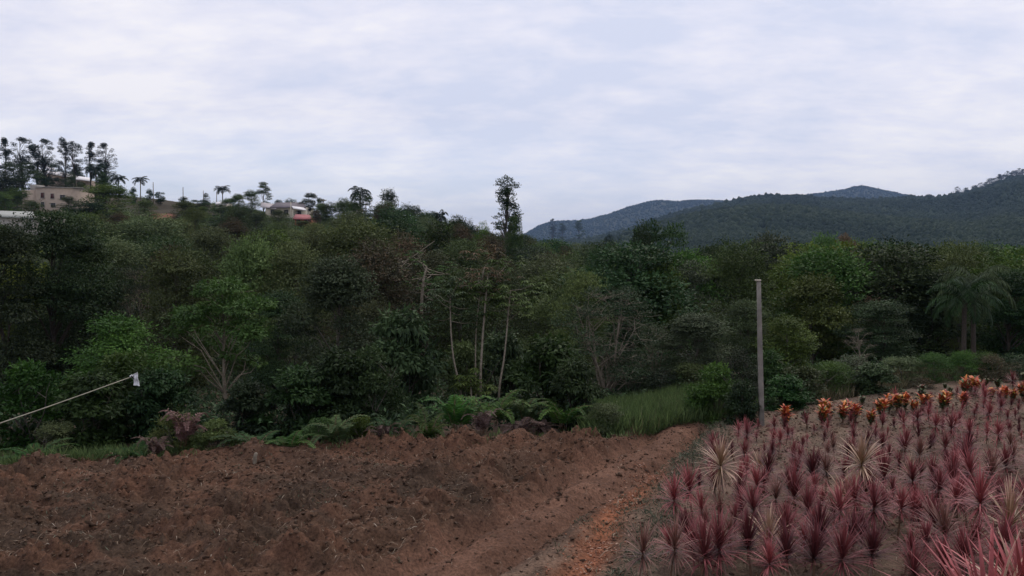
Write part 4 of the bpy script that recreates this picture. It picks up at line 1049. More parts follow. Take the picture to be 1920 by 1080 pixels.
# ------------------------------------------------------------------ buildings
m_beige = simple('beige_render', (0.36, 0.29, 0.23), 0.9, 0.10, 1.5)
m_cream = simple('cream_wall', (0.52, 0.47, 0.38), 0.9, 0.08, 1.0)
m_white = simple('white_sheet_roof', (0.78, 0.76, 0.76), 0.5, 0.05, 0.8)
m_tile = simple('grey_tiles', (0.17, 0.15, 0.16), 0.8, 0.3, 3.0)
m_brick = simple('orange_brick', (0.42, 0.15, 0.09), 0.9, 0.2, 2.0)
m_pinkr = simple('pink_roof', (0.36, 0.13, 0.13), 0.7, 0.12, 1.5)
m_shut = simple('dark_red_shutter', (0.075, 0.022, 0.020), 0.6, 0.1, 3)
m_glass = simple('dark_pane', (0.012, 0.014, 0.016), 0.15, 0.1, 3, spec=0.6)
m_wood = simple('old_timber', (0.16, 0.13, 0.10), 0.9, 0.3, 10)
m_concrete = simple('concrete', (0.30, 0.28, 0.25), 0.9, 0.15, 4)  # concrete grey for window frames, flat roof, tank housing and shed wall
def rect_px(x0, x1, y0, y1, D): a = at(x0, y1, D); b = at(x1, y0, D); return a.x, b.x, a.z, b.z
def house(name, label, D, depth, boxpx, wallm, wins=(), doors=(), name_cat='house', yaw=0.0, wallh=None):
    x0, x1, z0, z1 = rect_px(*boxpx, D)
    root = empty(name, ((x0 + x1) / 2, D, z0)); ox, oz = (x0 + x1) / 2, z0
    acc = Acc(); add_box(acc, x0 - ox, x1 - ox, 0, depth, -4.0, z1 - oz); acc.build('wall', wallm, root)
    for w in wins:
        a0, a1, b0, b1 = rect_px(*w[:4], D)
        f = Acc(); t = 0.09
        add_box(f, a0 - ox - t, a1 - ox + t, -0.10, -0.003, b1 - oz, b1 - oz + t); add_box(f, a0 - ox - t, a1 - ox + t, -0.14, -0.003, b0 - oz - t, b0 - oz)
        add_box(f, a0 - ox - t, a0 - ox, -0.10, -0.003, b0 - oz, b1 - oz); add_box(f, a1 - ox, a1 - ox + t, -0.10, -0.003, b0 - oz, b1 - oz)
        fo = f.build('window', m_concrete, root)
        p = Acc(); mx_ = (a0 + a1) / 2 - ox
        add_box(p, a0 - ox, mx_ - 0.03, -0.05, -0.004, b0 - oz, b1 - oz); add_box(p, mx_ + 0.03, a1 - ox, -0.05, -0.004, b0 - oz, b1 - oz)
        p.build('shutter' if w[4] else 'pane', m_shut if w[4] else m_glass, fo)
    tag(root, label, name_cat)
    root.rotation_euler = (0, 0, yaw)
    return root, ox, oz, D
def slab(root, ox, oz, pts, th, mat, name='roof'):
    """sloping roof sheet from four world corners (front-left, front-right, back-right, back-left)"""
    P = np.array([tuple(p) for p in pts], float) - np.array([ox, root.location.y, oz])
    V = np.vstack((P, P - np.array([0, 0, th])))
    acc = Acc(); acc.add(V, [(0, 1, 2, 3), (7, 6, 5, 4), (0, 4, 5, 1), (1, 5, 6, 2), (2, 6, 7, 3), (3, 7, 4, 0)])
    return acc.build(name, mat, root)
# beige two-storey house
r, ox, oz, D = house('beige_house', 'beige two storey house with dark red shutters on the left hillside', 180, 8, (68, 142, 352, 402), m_beige,
                     [(77, 82.5, 361.5, 371, 1), (95.5, 101, 363.5, 372, 1), (113.5, 122, 366, 374, 0), (77.5, 83, 379, 388, 0), (96, 104, 381, 388, 0)])
x0, x1, z0, z1 = rect_px(68, 142, 352, 402, D)
a = at(67, 350.5, D); b = at(143, 352, D)
slab(r, ox, oz, [(a.x - .2, D - .25, a.z + .1), (b.x + .2, D - .25, b.z + .06), (b.x + .2, D + 8.2, b.z + .5), (a.x - .2, D + 8.2, a.z + .5)], 0.18, m_concrete)
a0, a1, b0, b1 = rect_px(39, 68, 356, 402, D)
acc = Acc(); add_box(acc, a0 - ox, a1 - ox - 0.01, 0.6, 7, -4, b1 - oz); w_ = acc.build('side_wing', m_beige, r)
a0, a1, b0, b1 = rect_px(43, 47, 361, 367.5, D)
acc = Acc(); add_box(acc, a0 - ox, a1 - ox, 0.54, 0.598, b0 - oz, b1 - oz); acc.build('window', m_glass, w_)
a0, a1, b0, b1 = rect_px(54, 67, 378, 386, D)
acc = Acc(); add_box(acc, a0 - ox, a1 - ox, 0.52, 0.596, b0 - oz, b1 - oz); acc.build('window', m_glass, w_)
a0, a1, b0, b1 = rect_px(44, 57, 344.5, 353, D)
acc = Acc(); add_box(acc, a0 - ox, a1 - ox, 2.5, 5.5, b0 - oz - 1, b1 - oz); acc.build('roof_tank_housing', m_concrete, r)
# long white-roofed house on the ridge: three stepped gabled volumes
D = 218
r, ox, oz, D = house('ridge_house', 'long pale house with white metal roofs behind the tall pines', 218, 6, (70, 120, 326, 356), m_beige, [(92, 97, 332, 338, 0), (104, 110, 333, 340, 0)])
def roofpx(l, rgt, ytopL, ytopR, ybL, ybR, Dd, dep, m=m_white, over=0.5):
    A = at(l, ybL, Dd - over); B = at(rgt, ybR, Dd - over); Cc = at(rgt, ytopR, Dd + dep); E = at(l, ytopL, Dd + dep)
    return [A, B, Cc, E]
slab(r, ox, oz, roofpx(66, 121, 315.5, 325, 319.5, 330, D, 3.5), 0.22, m_white)
slab(r, ox, oz, roofpx(86, 103, 311.5, 316, 314.5, 318, D + 5, 3.5), 0.22, m_white, 'upper_roof')
a0, a1, b0, b1 = rect_px(112, 137, 331, 356, D)
acc = Acc(); add_box(acc, a0 - ox + .3, a1 - ox, 0.4, 6, b0 - oz - 3, b1 - oz); acc.build('middle_wing', m_cream, r)
slab(r, ox, oz, roofpx(109, 138, 321.5, 328, 326, 333.5, D, 3.5), 0.2, m_white, 'middle_roof')
a0, a1, b0, b1 = rect_px(139, 168, 338, 356, D)
acc = Acc(); add_box(acc, a0 - ox, a1 - ox, 0.2, 6, b0 - oz - 3, b1 - oz); w_ = acc.build('right_wing', m_beige, r)
a0, a1, b0, b1 = rect_px(144, 149, 340, 345, D); acc = Acc(); add_box(acc, a0 - ox, a1 - ox, 0.14, 0.197, b0 - oz, b1 - oz); acc.build('window', m_glass, w_)
slab(r, ox, oz, roofpx(137, 169, 329, 333, 335, 339, D, 3.5), 0.2, m_white, 'right_roof')
# white shed roof lower left
r, ox, oz, D = house('shed', 'low shed with a white flat roof at the left edge', 118, 9, (-60, 64, 405, 425), m_concrete, name_cat='shed')
slab(r, ox, oz, [at(-62, 402, D - .4), at(66, 407, D - .4), at(62, 397, D + 9), at(-62, 393, D + 9)], 0.25, simple('pale_sheet_roof', (0.36, 0.37, 0.34), 0.7, 0.12, 0.6))
# grey-tiled house
D = 168
r, ox, oz, D = house('tiled_house', 'cream house with a long grey tiled roof on the hill crest', 168, 7, (498, 572, 388, 410), m_cream, [(533, 540, 394, 402, 0), (508, 514, 394, 401, 0), (558, 564, 396, 402, 0)])
slab(r, ox, oz, [at(506, 388, D - .6), at(574, 388.5, D - .6), at(568, 379.5, D + 3.5), at(518, 379.5, D + 3.5)], 0.2, m_tile)
slab(r, ox, oz, [at(488, 387, D + .2), at(518, 391, D - 1.0), at(514, 382.5, D + 3), at(490, 379, D + 3)], 0.16, simple('pale_grey_roof', (0.42, 0.38, 0.38), 0.7, 0.1, 1), 'side_roof')
slab(r, ox, oz, [at(550, 390.5, D - 3), at(575, 394, D - 3), at(569, 388.6, D - .4), at(547, 386, D - .4)], 0.12, m_white, 'porch_roof')
acc = Acc()
for q in (549, 574):
    p = at(q, 392, D - 2.9); add_box(acc, p.x - ox - 0.1, p.x - ox + 0.1, -2.95, -2.75, -3, p.z - oz - 0.15)
acc.build('porch_posts', m_cream, r)
# pink and brick house below it
r, ox, oz, D = house('brick_house', 'small orange brick house with a pink roof below the tiled house', 152, 5, (553, 583, 409, 428), m_brick, [(557, 562, 412, 418, 0), (571, 576, 412, 419, 0)])
slab(r, ox, oz, [at(549, 409.5, D - .6), at(585, 410.5, D - .6), at(580, 402.5, D + 2.6), at(554, 401.5, D + 2.6)], 0.2, m_pinkr)
r, ox, oz, D = house('cream_hut', 'small cream hut half hidden right of the tiled house', 150, 4, (658, 673, 389, 404), m_cream, [(663, 667, 393, 398, 0)], name_cat='hut')
slab(r, ox, oz, [at(656, 389.5, D - .4), at(675, 389.5, D - .4), at(674, 387, D + 4), at(657, 387, D + 4)], 0.15, m_tile)
r, ox, oz, D = house('far_shed', 'tiny shed with a bluish white roof below the palm left of the houses', 185, 4, (406, 424, 381, 390), m_cream, [(412, 416, 383, 387, 0)], name_cat='shed')
slab(r, ox, oz, [at(404, 382, D - .4), at(426, 382.5, D - .4), at(424, 378.5, D + 3), at(406, 378, D + 3)], 0.15, m_white)
# thin poles on the ridge
def pole(px, D, pyt, pyb, r_, mat, label, cat, name, grp=None, arm=False):
    p = at(px, pyt, D); z0 = tz(p.x, D) - 0.2
    root = empty(name, (p.x, D, z0)); h = p.z - z0
    acc = Acc(); add_tube(acc, [(0, 0, 0), (0, 0, h * .5), (0.02, 0, h)], [r_ * 1.2, r_, r_ * 0.85], 8, cap=True); acc.build('shaft', mat, root, smooth=False)
    if arm:
        acc = Acc(); add_box(acc, -0.7, 0.7, -0.06, 0.06, h - 0.35, h - 0.22); acc.build('crossarm', mat, root)
        for q in (-0.6, 0.6):
            acc = Acc(); add_tube(acc, [(q, 0, h - 0.219), (q, 0, h - 0.05)], [0.05, 0.03], 6, cap=True); acc.build('insulator', m_cream, root)
    tag(root, label, cat, grp)
pole(287, 203, 342, 366, 0.10, m_wood, 'leftmost thin pole on the bare ridge right of the lone palm', 'pole', 'utility_pole', 'thin poles on the ridge')
pole(343, 201, 351, 372, 0.10, m_wood, 'thin pole in the middle of the bare ridge', 'pole', 'utility_pole', 'thin poles on the ridge')
pole(381, 200, 357, 375, 0.08, m_wood, 'thin pole right beside the small bare ridge tree', 'pole', 'utility_pole', 'thin poles on the ridge')
pole(406, 199, 360, 380, 0.09, m_wood, 'thin pole just left of the palm near the tiny shed', 'pole', 'utility_pole', 'thin poles on the ridge')
pole(545, 164, 379, 400, 0.11, m_cream, 'pale pole standing before the grey tiled roof', 'pole', 'utility_pole', None)
pole(606, 168, 373, 390, 0.08, m_wood, 'pole with a crossarm right of the spreading tree', 'pole', 'utility_pole', None, True)

# ------------------------------------------------------------------ concrete post
g0 = ground_at(1429, 803, 0.08); gt = at(1422.5, 527, g0.y)
root = empty('concrete_post', g0); tag(root, 'tall slim grey concrete post standing at the plant bed corner', 'post')
lx, h = gt.x - g0.x, gt.z - g0.z
V = []; secs = [(0, 0.048), (0.25, 0.046), (0.5, 0.043), (0.75, 0.039), (1.0, 0.034)]
for f_, w in secs:
    c = w * 0.22
    for a_, b_ in ((-w + c, -w), (w - c, -w), (w, -w + c), (w, w - c), (w - c, w), (-w + c, w), (-w, w - c), (-w, -w + c)):
        V.append((lx * f_ + a_, b_, -0.25 + (h + 0.25) * f_))
Q = [(i * 8 + j, i * 8 + (j + 1) % 8, (i + 1) * 8 + (j + 1) % 8, (i + 1) * 8 + j) for i in range(4) for j in range(8)]
V += [(lx, 0, h)]; T = [(32 + j, 32 + (j + 1) % 8, 40) for j in range(8)]
m_conc = simple('post_concrete', (0.18, 0.165, 0.145), 0.9, 0.4, 4, 0.5)
acc = Acc(); acc.add(V, Q, T); acc.build('shaft', m_conc, root)
acc = Acc(); add_box(acc, lx - 0.065, lx + 0.036, -0.045, 0.04, h + 0.002, h + 0.03); acc.build('cap', m_cream, root)

# ------------------------------------------------------------------ leaning pole and bag
P0 = at(-150, 830, 12.6); P1 = at(248, 706, 14.6)
dirv = (P1 - P0); base_p = P0 - dirv * (P0.z / dirv.z)
m_bam = simple('bamboo', (0.36, 0.33, 0.25), 0.6, 0.2, 8)
root = empty('leaning_pole', base_p); tag(root, 'long thin pale pole slanting up from the left edge', 'pole')
acc = Acc(); k = 9
pts = [tuple((P1 - base_p) * (i / (k - 1)) + Vector((0, 0, -0.10 * math.sin(math.pi * i / (k - 1))))) for i in range(k)]
add_tube(acc, pts, np.linspace(0.014, 0.008, k), 7, cap=True); acc.build('shaft', m_bam, root, smooth=True)
acc = Acc()
for i in range(2, k - 1): 
    p = np.array(pts[i]); d = norm(np.array(pts[i + 1]) - p); add_tube(acc, [p - d * 0.012, p + d * 0.012], [0.0155 - 0.0006 * i] * 2, 7)
acc.build('nodes', m_bam, root)
root = empty('plastic_bag', P1); tag(root, 'white plastic bag tied to the tip of the leaning pole', 'bag')
nx_, nz_ = 9, 11
V = []
for j in range(nz_):
    for i in range(nx_):
        u_, v_ = i / (nx_ - 1), j / (nz_ - 1)
        w_ = 0.115 * (0.75 + 0.25 * v_)
        V.append((0.005 + u_ * w_ + 0.02 * v_, 0.018 * math.sin(u_ * 9 + v_ * 3) + 0.01 * math.sin(v_ * 11) - 0.01, 0.035 - v_ * 0.19 - 0.03 * u_ * (v_ - 0.5) + 0.03 * u_ * (1 - v_)))
n0 = len(V); V += [(a, b + 0.022 + 0.012 * math.sin(i * 0.7), c) for i, (a, b, c) in enumerate(V)]
Q = []
for j in range(nz_ - 1):
    for i in range(nx_ - 1):
        a_ = j * nx_ + i; Q += [(a_, a_ + nx_, a_ + nx_ + 1, a_ + 1), (n0 + a_, n0 + a_ + 1, n0 + a_ + nx_ + 1, n0 + a_ + nx_)]
for j in range(nz_ - 1):
    a_ = j * nx_; b_ = a_ + nx_ - 1; Q += [(a_, n0 + a_, n0 + a_ + nx_, a_ + nx_), (b_, b_ + nx_, n0 + b_ + nx_, n0 + b_)]
m_bag = simple('bag_plastic', (0.62, 0.62, 0.63), 0.4, 0.12, 20, spec=0.5)
acc = Acc(); acc.add(V, Q); acc.build('bag_body', m_bag, root, smooth=True)
acc = Acc(); add_tube(acc, [(-0.03, -0.005, 0.0), (-0.005, -0.012, 0.012), (0.012, -0.01, 0.0)], [0.022, 0.027, 0.018], 8, cap=True); acc.build('knot', m_bag, root, smooth=True)
acc = Acc(); add_tube(acc, [(0.0, -0.038, 0.022), (0.03, -0.05, -0.01), (0.055, -0.048, -0.045)], [0.009, 0.012, 0.006], 6, cap=True); acc.build('tie', simple('black_tie', (0.012, 0.012, 0.012), 0.6), root, smooth=True)

# ---- stakes in the field edge
def stake(px, pyb, hpx, r_, label, mat, lean=0.0):
    g_ = ground_at(px, pyb, 0.05); h = hpx * g_.y / F
    acc = Acc(); add_tube(acc, [(0, 0, -0.1), (lean * 0.4, 0, h * 0.5), (lean, 0, h * 0.93), (lean, 0, h)], [r_, r_ * 0.95, r_ * 0.85, r_ * 0.4], 7, cap=True)
    o = acc.build('wooden_stake', mat, None, loc=g_); tag(o, label, 'stake')
stake(69, 880, 34, 0.05, 'short brown wooden stake in the grass at the left edge', bark_brown, 0.01)
stake(477, 868, 20, 0.035, 'short pale wooden stake at the field edge before the fern', bark_pale, 0.03)

# ------------------------------------------------------------------ plants of the bed
def leafstrip(V, Q, Cc, p0, az, el, ln, w, droop, c0, c1, g, seg=4):
    s = np.linspace(0, 1, seg + 1)
    ang = el - droop * s ** 1.5
    x = np.concatenate(([0], np.cumsum(np.cos(ang[:-1])) * ln / seg)); z = np.concatenate(([0], np.cumsum(np.sin(ang[:-1])) * ln / seg))
    h = np.array([math.cos(az), math.sin(az), 0]); sd_ = np.array([-math.sin(az), math.cos(az), 0])
    P = np.array(p0) + x[:, None] * h + z[:, None] * np.array([0, 0, 1.])
    wd = w * np.array([0.7, 1.0, 0.9, 0.6, 0.08])[:seg + 1] * 0.5
    n0 = len(V) * 2
    b = sum(len(v) for v in V)
    V.append(np.stack((P + sd_ * wd[:, None], P - sd_ * wd[:, None]), 1).reshape(-1, 3))
    i = np.arange(seg); Q.append(np.stack((b + 2 * i, b + 2 * i + 1, b + 2 * i + 3, b + 2 * i + 2), -1))
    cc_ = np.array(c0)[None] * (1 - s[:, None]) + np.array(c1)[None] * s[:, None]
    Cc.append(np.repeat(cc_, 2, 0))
m_drac = colmat('spiky_leaf', rough=0.5, spec=0.3, nscale=10, nvar=0.15, bump=0)
m_drac2 = m_drac
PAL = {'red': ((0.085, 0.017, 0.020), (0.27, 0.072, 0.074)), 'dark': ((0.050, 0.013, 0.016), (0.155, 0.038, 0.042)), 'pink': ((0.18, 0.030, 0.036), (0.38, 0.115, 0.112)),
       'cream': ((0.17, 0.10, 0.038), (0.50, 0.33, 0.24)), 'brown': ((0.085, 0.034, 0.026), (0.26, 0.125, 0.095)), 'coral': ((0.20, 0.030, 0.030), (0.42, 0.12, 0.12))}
def make_drac(key, pal, seed, stem=0.30, nleaf=95, ln=0.34, w=0.013, hang=10, elr=(1.5, -0.5), name='spiky_plant'):
    g = np.random.default_rng(seed); root = empty(name)
    acc = Acc(); zt = np.linspace(-0.05, stem, 5); bx, by = g.normal(0, 0.03, 2)
    top = np.array([bx, by, stem]); t = np.clip(zt / stem, 0, 1)
    add_tube(acc, np.stack((bx * t ** 1.5, by * t ** 1.5, zt), -1), np.linspace(0.015, 0.011, 5), 6)
    acc.build('stem', bark_brown, root, smooth=True)
    V = []; Q = []; Cc = []
    c0, c1 = PAL[pal]
    for i in range(nleaf):
        f_ = i / nleaf
        el = elr[0] + (elr[1] - elr[0]) * f_ ** 1.1 + g.normal(0, 0.2)
        az = i * 2.39996 + g.normal(0, 0.25); k = g.uniform(0.7, 1.25)
        q = g.random()
        e0 = [c * k for c in c0]; e1 = [c * k for c in c1]
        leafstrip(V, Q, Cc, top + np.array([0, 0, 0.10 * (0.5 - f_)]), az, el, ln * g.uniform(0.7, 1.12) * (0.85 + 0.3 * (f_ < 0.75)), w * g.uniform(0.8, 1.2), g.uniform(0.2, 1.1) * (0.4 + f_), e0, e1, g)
    o = build('leaves', np.concatenate(V), np.concatenate(Q), None, m_drac, root, col=np.concatenate(Cc))
    if hang:
        V = []; Q = []; Cc = []
        for i in range(hang):
            leafstrip(V, Q, Cc, (bx * .9, by * .9, stem * g.uniform(0.75, 0.98)), g.uniform(0, 6.28), g.uniform(-1.35, -0.9), ln * 0.7, w, 0.3, (0.10, 0.06, 0.045), (0.22, 0.15, 0.11), g)
        build('dry_leaves', np.concatenate(V), np.concatenate(Q), None, m_drac, root, col=np.concatenate(Cc))
    PROTO[key] = root; root['_h'] = stem + ln * 0.85; root['_w'] = ln * 2
    HID.append(root)
dr = []
for i, (pal, stem, ln, nl, elr) in enumerate([('red', 0.28, 0.36, 110, (1.5, -0.4)), ('red', 0.22, 0.36, 120, (1.5, -0.2)), ('red', 0.34, 0.30, 100, (1.5, -0.6)), ('dark', 0.30, 0.32, 110, (1.5, 0.1)), ('dark', 0.25, 0.34, 120, (1.5, 0.2)),
                                               ('pink', 0.34, 0.32, 100, (1.5, -0.6)), ('pink', 0.38, 0.28, 90, (1.5, -0.5)), ('brown', 0.30, 0.36, 80, (1.5, -0.3)), ('brown', 0.36, 0.32, 70, (1.5, -0.7)), ('red', 0.30, 0.40, 90, (1.5, 0.3))]):
    make_drac('dr%d' % i, pal, 200 + i, stem * 1.25, int(nl * 1.3), ln, 0.0135, 9, elr); dr.append(('dr%d' % i, pal))
# slimmer, younger plants for the back of the bed
for i, (pal, stem, ln, nl, elr) in enumerate([('red', 0.16, 0.26, 60, (1.5, 0.3)), ('dark', 0.20, 0.24, 60, (1.55, 0.5)), ('red', 0.22, 0.24, 50, (1.5, 0.2)), ('dark', 0.14, 0.26, 60, (1.5, 0.6)), ('pink', 0.2, 0.24, 50, (1.5, 0.1))]):
    make_drac('dy%d' % i, pal, 230 + i, stem, nl, ln, 0.015, 5, elr)
make_drac('dc0', 'cream', 250, 0.86, 105, 0.42, 0.018, 16, (1.5, -0.9)); make_drac('dc1', 'cream', 251, 0.22, 80, 0.38, 0.017, 10, (1.5, -0.6)); make_drac('dc2', 'cream', 252, 0.18, 70, 0.28, 0.015, 6, (1.5, -0.2))

def put_plant(key, x, y, s, label, group, cat='spiky plant', z=None, rz=None, tilt=(0, 0)):
    src = PROTO[key]
    if key in USED: o = copy_tree(src)
    else: o = src; USED.add(key)
    o.location = (x, y, (soil_z(x, y) if z is None else z) - 0.01); o.scale = (s, s, s)
    o.rotation_euler = (tilt[0], tilt[1], random.uniform(0, 6.28) if rz is None else rz)
    tag(o, label, cat, group); return o
special = [('dc0', 1347, 985, 0.86, 'tall cream spiky plant with the widest leaf star, at the bed left corner', 838),
           ('dc0', 1612, 985, 0.9, 'tall cream pink spiky plant standing clear above its row mid bed', 838),
           ('dc1', 1443, 1062, 0.98, 'cream spiky plant with arching striped leaves in the front row', 1000),
           ('dc2', 1423, 905, 1.0, 'small cream spiky plant behind the tall cream one', 870),
           ('dc2', 1706, 912, 0.85, 'small yellowish cream spiky plant in the bed middle', 885),
           ('dr5', 1270, 1000, 0.9, 'bright pink spiky plant nearest the gravel gully', 925),
           ('dc1', 1590, 985, 1.05, 'cream brown spiky plant left of the tall cream pink one', 925),
           ('dr6', 1835, 1040, 1.25, 'bright pink spiky plant behind the big coral one', 955),
           ('dc1', 1888, 1040, 1.3, 'pale pink spiky plant at the right edge above the coral one', 985)]
sp_xy = []
for k, px, pyb, s_, lb, pyc in special:
    g_ = ground_at(px, pyb, 0.09)
    zc = at(px, pyc, g_.y).z
    stem0 = {'dc0': 0.50, 'dc1': 0.22, 'dc2': 0.18, 'dr5': 0.34, 'dr6': 0.38}[k]
    o = put_plant(k, g_.x, g_.y, s_, lb, 'spiky plants of the bed'); sp_xy.append((g_.x, g_.y))
LBL = {'red': 'dull red', 'dark': 'dark maroon', 'pink': 'rosy pink', 'brown': 'brownish', 'cream': 'cream'}
npl = 0; r2 = random.Random(11)
rowlist = []
for rix in range(0, 33):
    y0 = 7.0 + rix * 0.425 + 0.005 * rix * rix
    c = 0; rowp = []
    x = 0.6
    while x < 16:
        x += 0.31 * r2.uniform(0.7, 1.3) + 0.006 * rix
        xx = x + r2.gauss(0, 0.04); yy = y0 + 0.32 * (xx - 1.0) + r2.gauss(0, 0.07)
        left = grx(min(yy, 16)) + 0.62 + 0.03 * rix
        if xx < left + 0.12 * max(0, 1 - (yy - 8.0) / 3.5): continue
        if yy > edgeY(xx) - 1.75 - 0.05 * max(0, xx - 6): continue
        ppx, ppy = project((xx, yy, 0.3))
        if ppx > 1985 or ppy > 1095: continue
        if any(math.hypot(xx - a, yy - b) < 0.24 for a, b in sp_xy): continue
        if r2.random() < 0.07: continue
        if yy < 11.0: key, pal = r2.choice(dr[:3] + dr)
        elif yy < 13.5: key, pal = r2.choice(dr + [('dy0', 'red'), ('dy1', 'dark'), ('dy2', 'red')])
        else: key, pal = r2.choice([('dy0', 'red'), ('dy1', 'dark'), ('dy2', 'red'), ('dy3', 'dark'), ('dy4', 'pink'), dr[2], dr[5]])
        rowp.append((xx, yy, key, pal))
    if rowp: rowlist.append(rowp)
for ri, rowp in enumerate(rowlist):
    for ci_, (xx, yy, key, pal) in enumerate(rowp):
        rw = 'front row of the bed' if ri == 0 else ('back row of the bed' if ri == len(rowlist) - 1 else '%s row from the front' % ordw[ri])
        put_plant(key, xx, yy, r2.uniform(0.64, 1.12) * (0.95 - 0.30 * min(1, max(0, (yy - 9) / 8))), '%s spiky plant, %s from left, %s' % (LBL[pal], ordw[ci_], rw), 'spiky plants of the bed', tilt=(r2.gauss(0, .06), r2.gauss(0, .06)))
        npl += 1
print('spiky plants', npl, 'rows', len(rowlist))
# the big coral plant close to the camera
def big_plant():
    g = np.random.default_rng(300); root = empty('spiky_plant', (2.78, 4.55, 0.0))
    st = Acc(); V = []; Q = []; Cc = []
    heads = [(-0.02, 0.0, 1.30, 0.66), (0.26, 0.12, 1.44, 0.62), (0.10, -0.15, 1.18, 0.62), (0.44, 0.0, 1.30, 0.62)]
    for hx, hy, hz, ln in heads:
        add_tube(st, [(hx * 0.2, hy * 0.2, -0.05), (hx * 0.5, hy * 0.5, hz * 0.5), (hx, hy, hz)], [0.028, 0.024, 0.018], 8)
        for i in range(115):
            f_ = i / 115; el = 1.5 - 1.7 * f_ ** 0.8 + g.normal(0, 0.12); k = g.uniform(0.7, 1.25)
            c0, c1 = PAL['coral'] if g.random() < 0.86 else PAL['cream']
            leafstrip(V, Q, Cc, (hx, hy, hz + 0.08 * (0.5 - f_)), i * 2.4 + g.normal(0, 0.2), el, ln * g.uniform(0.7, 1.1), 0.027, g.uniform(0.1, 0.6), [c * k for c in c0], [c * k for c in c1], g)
    st.build('stem', bark_brown, root, smooth=True)
    build('leaves', np.concatenate(V), np.concatenate(Q), None, m_drac, root, col=np.concatenate(Cc))
    tag(root, 'large coral red spiky plant closest of all, in the bottom right corner', 'spiky plant')
big_plant()

# ---- crotons: broad-leaved orange-topped bushes behind
def make_croton(key, seed, hot, h=0.42, r0=0.22):
    g = np.random.default_rng(seed); root = empty('croton_bush'); acc = Acc()
    V = []; Q = []; Cc = []
    for s in range(7):
        a_ = s * 2.4; ex = r0 * 0.6 * math.cos(a_) * g.random(); ey = r0 * 0.6 * math.sin(a_) * g.random(); hh = h * g.uniform(0.65, 0.95)
        add_tube(acc, [(0, 0, -0.04), (ex * .5, ey * .5, hh * .5), (ex, ey, hh)], [0.010, 0.008, 0.005], 4)
        for i in range(20):
            f_ = i / 20; z_ = hh * (0.35 + 0.68 * f_)
            base_ = (0.085, 0.115, 0.042)
            if f_ > 0.45 + 0.15 * g.random() - 0.25 * hot and g.random() < 0.25 + 0.75 * hot:
                base_ = random.Random(seed * 100 + s * 20 + i).choice([(0.58, 0.12, 0.04), (0.62, 0.20, 0.045), (0.45, 0.07, 0.035), (0.52, 0.32, 0.05), (0.32, 0.05, 0.035), (0.60, 0.17, 0.05)])
                if hot < 0.5: base_ = (0.16, 0.05, 0.03)
            k = g.uniform(0.7, 1.2)
            leafstrip(V, Q, Cc, (ex * z_ / hh, ey * z_ / hh, z_), i * 2.4 + g.normal(0, .3), g.uniform(0.3, 1.2), 0.15 * g.uniform(0.8, 1.2), 0.048, 1.0, [c * k * .8 for c in base_], [c * k for c in base_], g)
    acc.build('stems', bark_brown, root); build('leaves', np.concatenate(V), np.concatenate(Q), None, m_drac, root, col=np.concatenate(Cc))
    PROTO[key] = root; root['_h'] = h + 0.1; root['_w'] = 2 * r0; HID.append(root)
for i in range(5): make_croton('cr%d' % i, 400 + i, [1.0, 0.8, 0.9, 0.7, 0.9][i])
for i in range(3): make_croton('cg%d' % i, 410 + i, 0.15, 0.32, 0.18)
ncr = 0
bright = [(1545, 765), (1568, 770), (1580, 762), (1600, 775), (1622, 778), (1655, 752), (1682, 755), (1696, 752), (1712, 758), (1755, 748), (1776, 742), (1794, 746), (1802, 722), (1818, 720), (1830, 718), (1852, 732), (1870, 735), (1888, 732), (1905, 728), (1918, 726), (1470, 786), (1532, 778), (1640, 764), (1730, 754)]
for i, (px, py) in enumerate(sorted(bright)):
    g_ = ground_at(px, py + 22, 0.08)
    if g_.y > edgeY(g_.x) - 0.1: g_.y = float(edgeY(g_.x)) - 0.15
    put_plant('cr%d' % (i % 5), g_.x, g_.y - r2.uniform(0, 0.35), r2.uniform(0.75, 1.1), 'bright orange croton bush, %s from the left along the far edge of the bed' % ordw[i], 'orange crotons at the back of the bed', 'croton'); ncr += 1
for rix, offy in enumerate((0.95, 1.3, 1.65)):
    x = 4.9 + 0.4 * rix; c = 0
    while x < 15.5:
        x += r2.uniform(0.55, 1.2)
        y = float(edgeY(x)) - offy + r2.gauss(0, 0.05)
        ppx, ppy = project((x, y, 0.2))
        if ppx > 2060: break
        put_plant('cg%d' % r2.randrange(3), x, y, r2.uniform(0.45, 0.8), 'small dark green croton, %s from left in the %s green row' % (ordw[c], ['far', 'middle', 'near'][rix]), 'small green crotons', 'croton'); c += 1

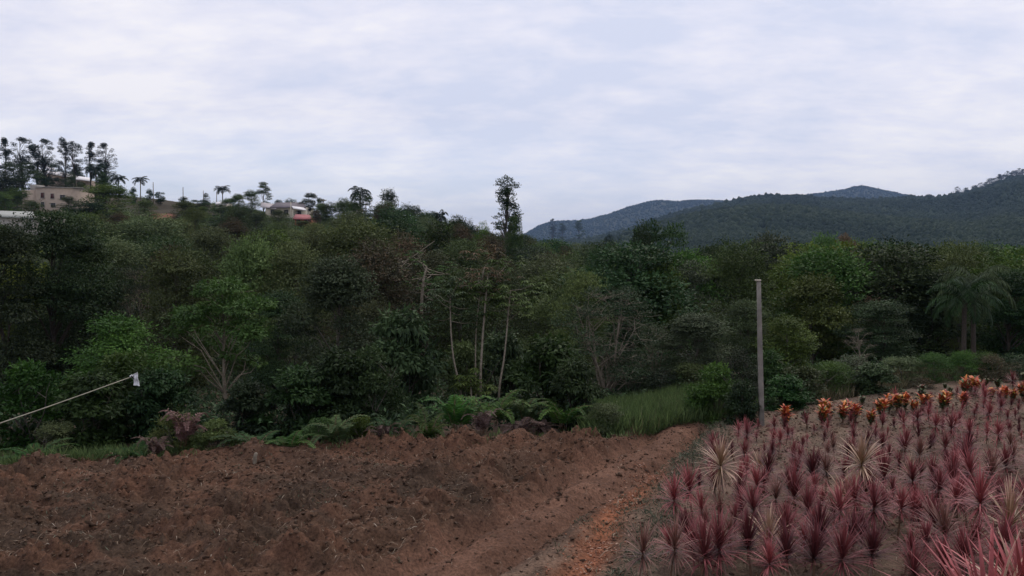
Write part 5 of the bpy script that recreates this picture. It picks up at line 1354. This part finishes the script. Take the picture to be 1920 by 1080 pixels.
# ------------------------------------------------------------------ labels for the trees of the wood
LM = [('the huge dark left tree', 95, 450), ('the beige house', 90, 370), ('the large rounded green tree', 196, 370), ('the bare brown ridge', 310, 375), ('the ridge palm', 416, 362), ('the tiled house', 535, 390), ('the brick house', 567, 415),
      ('the crest palm', 676, 360), ('the small ragged palm', 826, 405), ('the tall lone tree', 951, 400), ('the valley gap', 1100, 460), ('the highest right crown', 1238, 450), ('the concrete post', 1423, 560), ('the pinkish crown', 1612, 460),
      ('the big palms', 1820, 520), ('the light green open tree', 412, 540), ('the greyish rusty tree', 632, 500), ('the slender pale stems', 905, 530), ('the pale branched tree', 1140, 550), ('the rusty pointed tree', 905, 460)]
buckets = {}
for o, px, py, D, k, grp in PLACED:
    if not k: continue
    nm, lx_, ly_ = min(LM, key=lambda m: abs(m[1] - px) * 0.8 + abs(m[2] - py - 15) * 1.2)
    dx, dy = px - lx_, py - ly_
    rel = ('right of' if dx > 0 else 'left of') if abs(dx) > abs(dy) else ('below' if dy > -10 else 'above')
    buckets.setdefault((DESC[k], rel, nm), []).append((px, o))
for (d, rel, nm), lst in buckets.items():
    lst.sort(key=lambda t: t[0])
    for i, (px, o) in enumerate(lst):
        if len(lst) == 1: lb = '%s %s %s' % (d, rel, nm)
        else: lb = '%s, %s from left %s %s' % (d, ordw[i], rel, nm)
        tag(o, lb, 'tree', 'trees of the wood')
# prototypes that were never placed are dropped
for key, o in PROTO.items():
    if key not in USED:
        for ch in list(o.children):
            bpy.data.objects.remove(ch)
        bpy.data.objects.remove(o)
for o in C.objects:
    for k in ('_h', '_w'):
        if k in o: del o[k]

# ------------------------------------------------------------------ haze
hz = Acc(); add_box(hz, -9300, 9300, -9300, 9300, -40, 420)
m = bpy.data.materials.new('haze'); m.use_nodes = True; t = m.node_tree
for nd in list(t.nodes):
    if nd.type == 'BSDF_PRINCIPLED': t.nodes.remove(nd)
pv = t.nodes.new('ShaderNodeVolumePrincipled')
pv.inputs['Color'].default_value = (0.40, 0.60, 0.98, 1); pv.inputs['Density'].default_value = 9.5e-5
pv.inputs['Anisotropy'].default_value = 0.0
t.links.new(pv.outputs[0], t.nodes['Material Output'].inputs['Volume'])
o = hz.build('haze', m); tag(o, 'thin bluish air haze over the valley and hills', 'haze', kind='stuff')
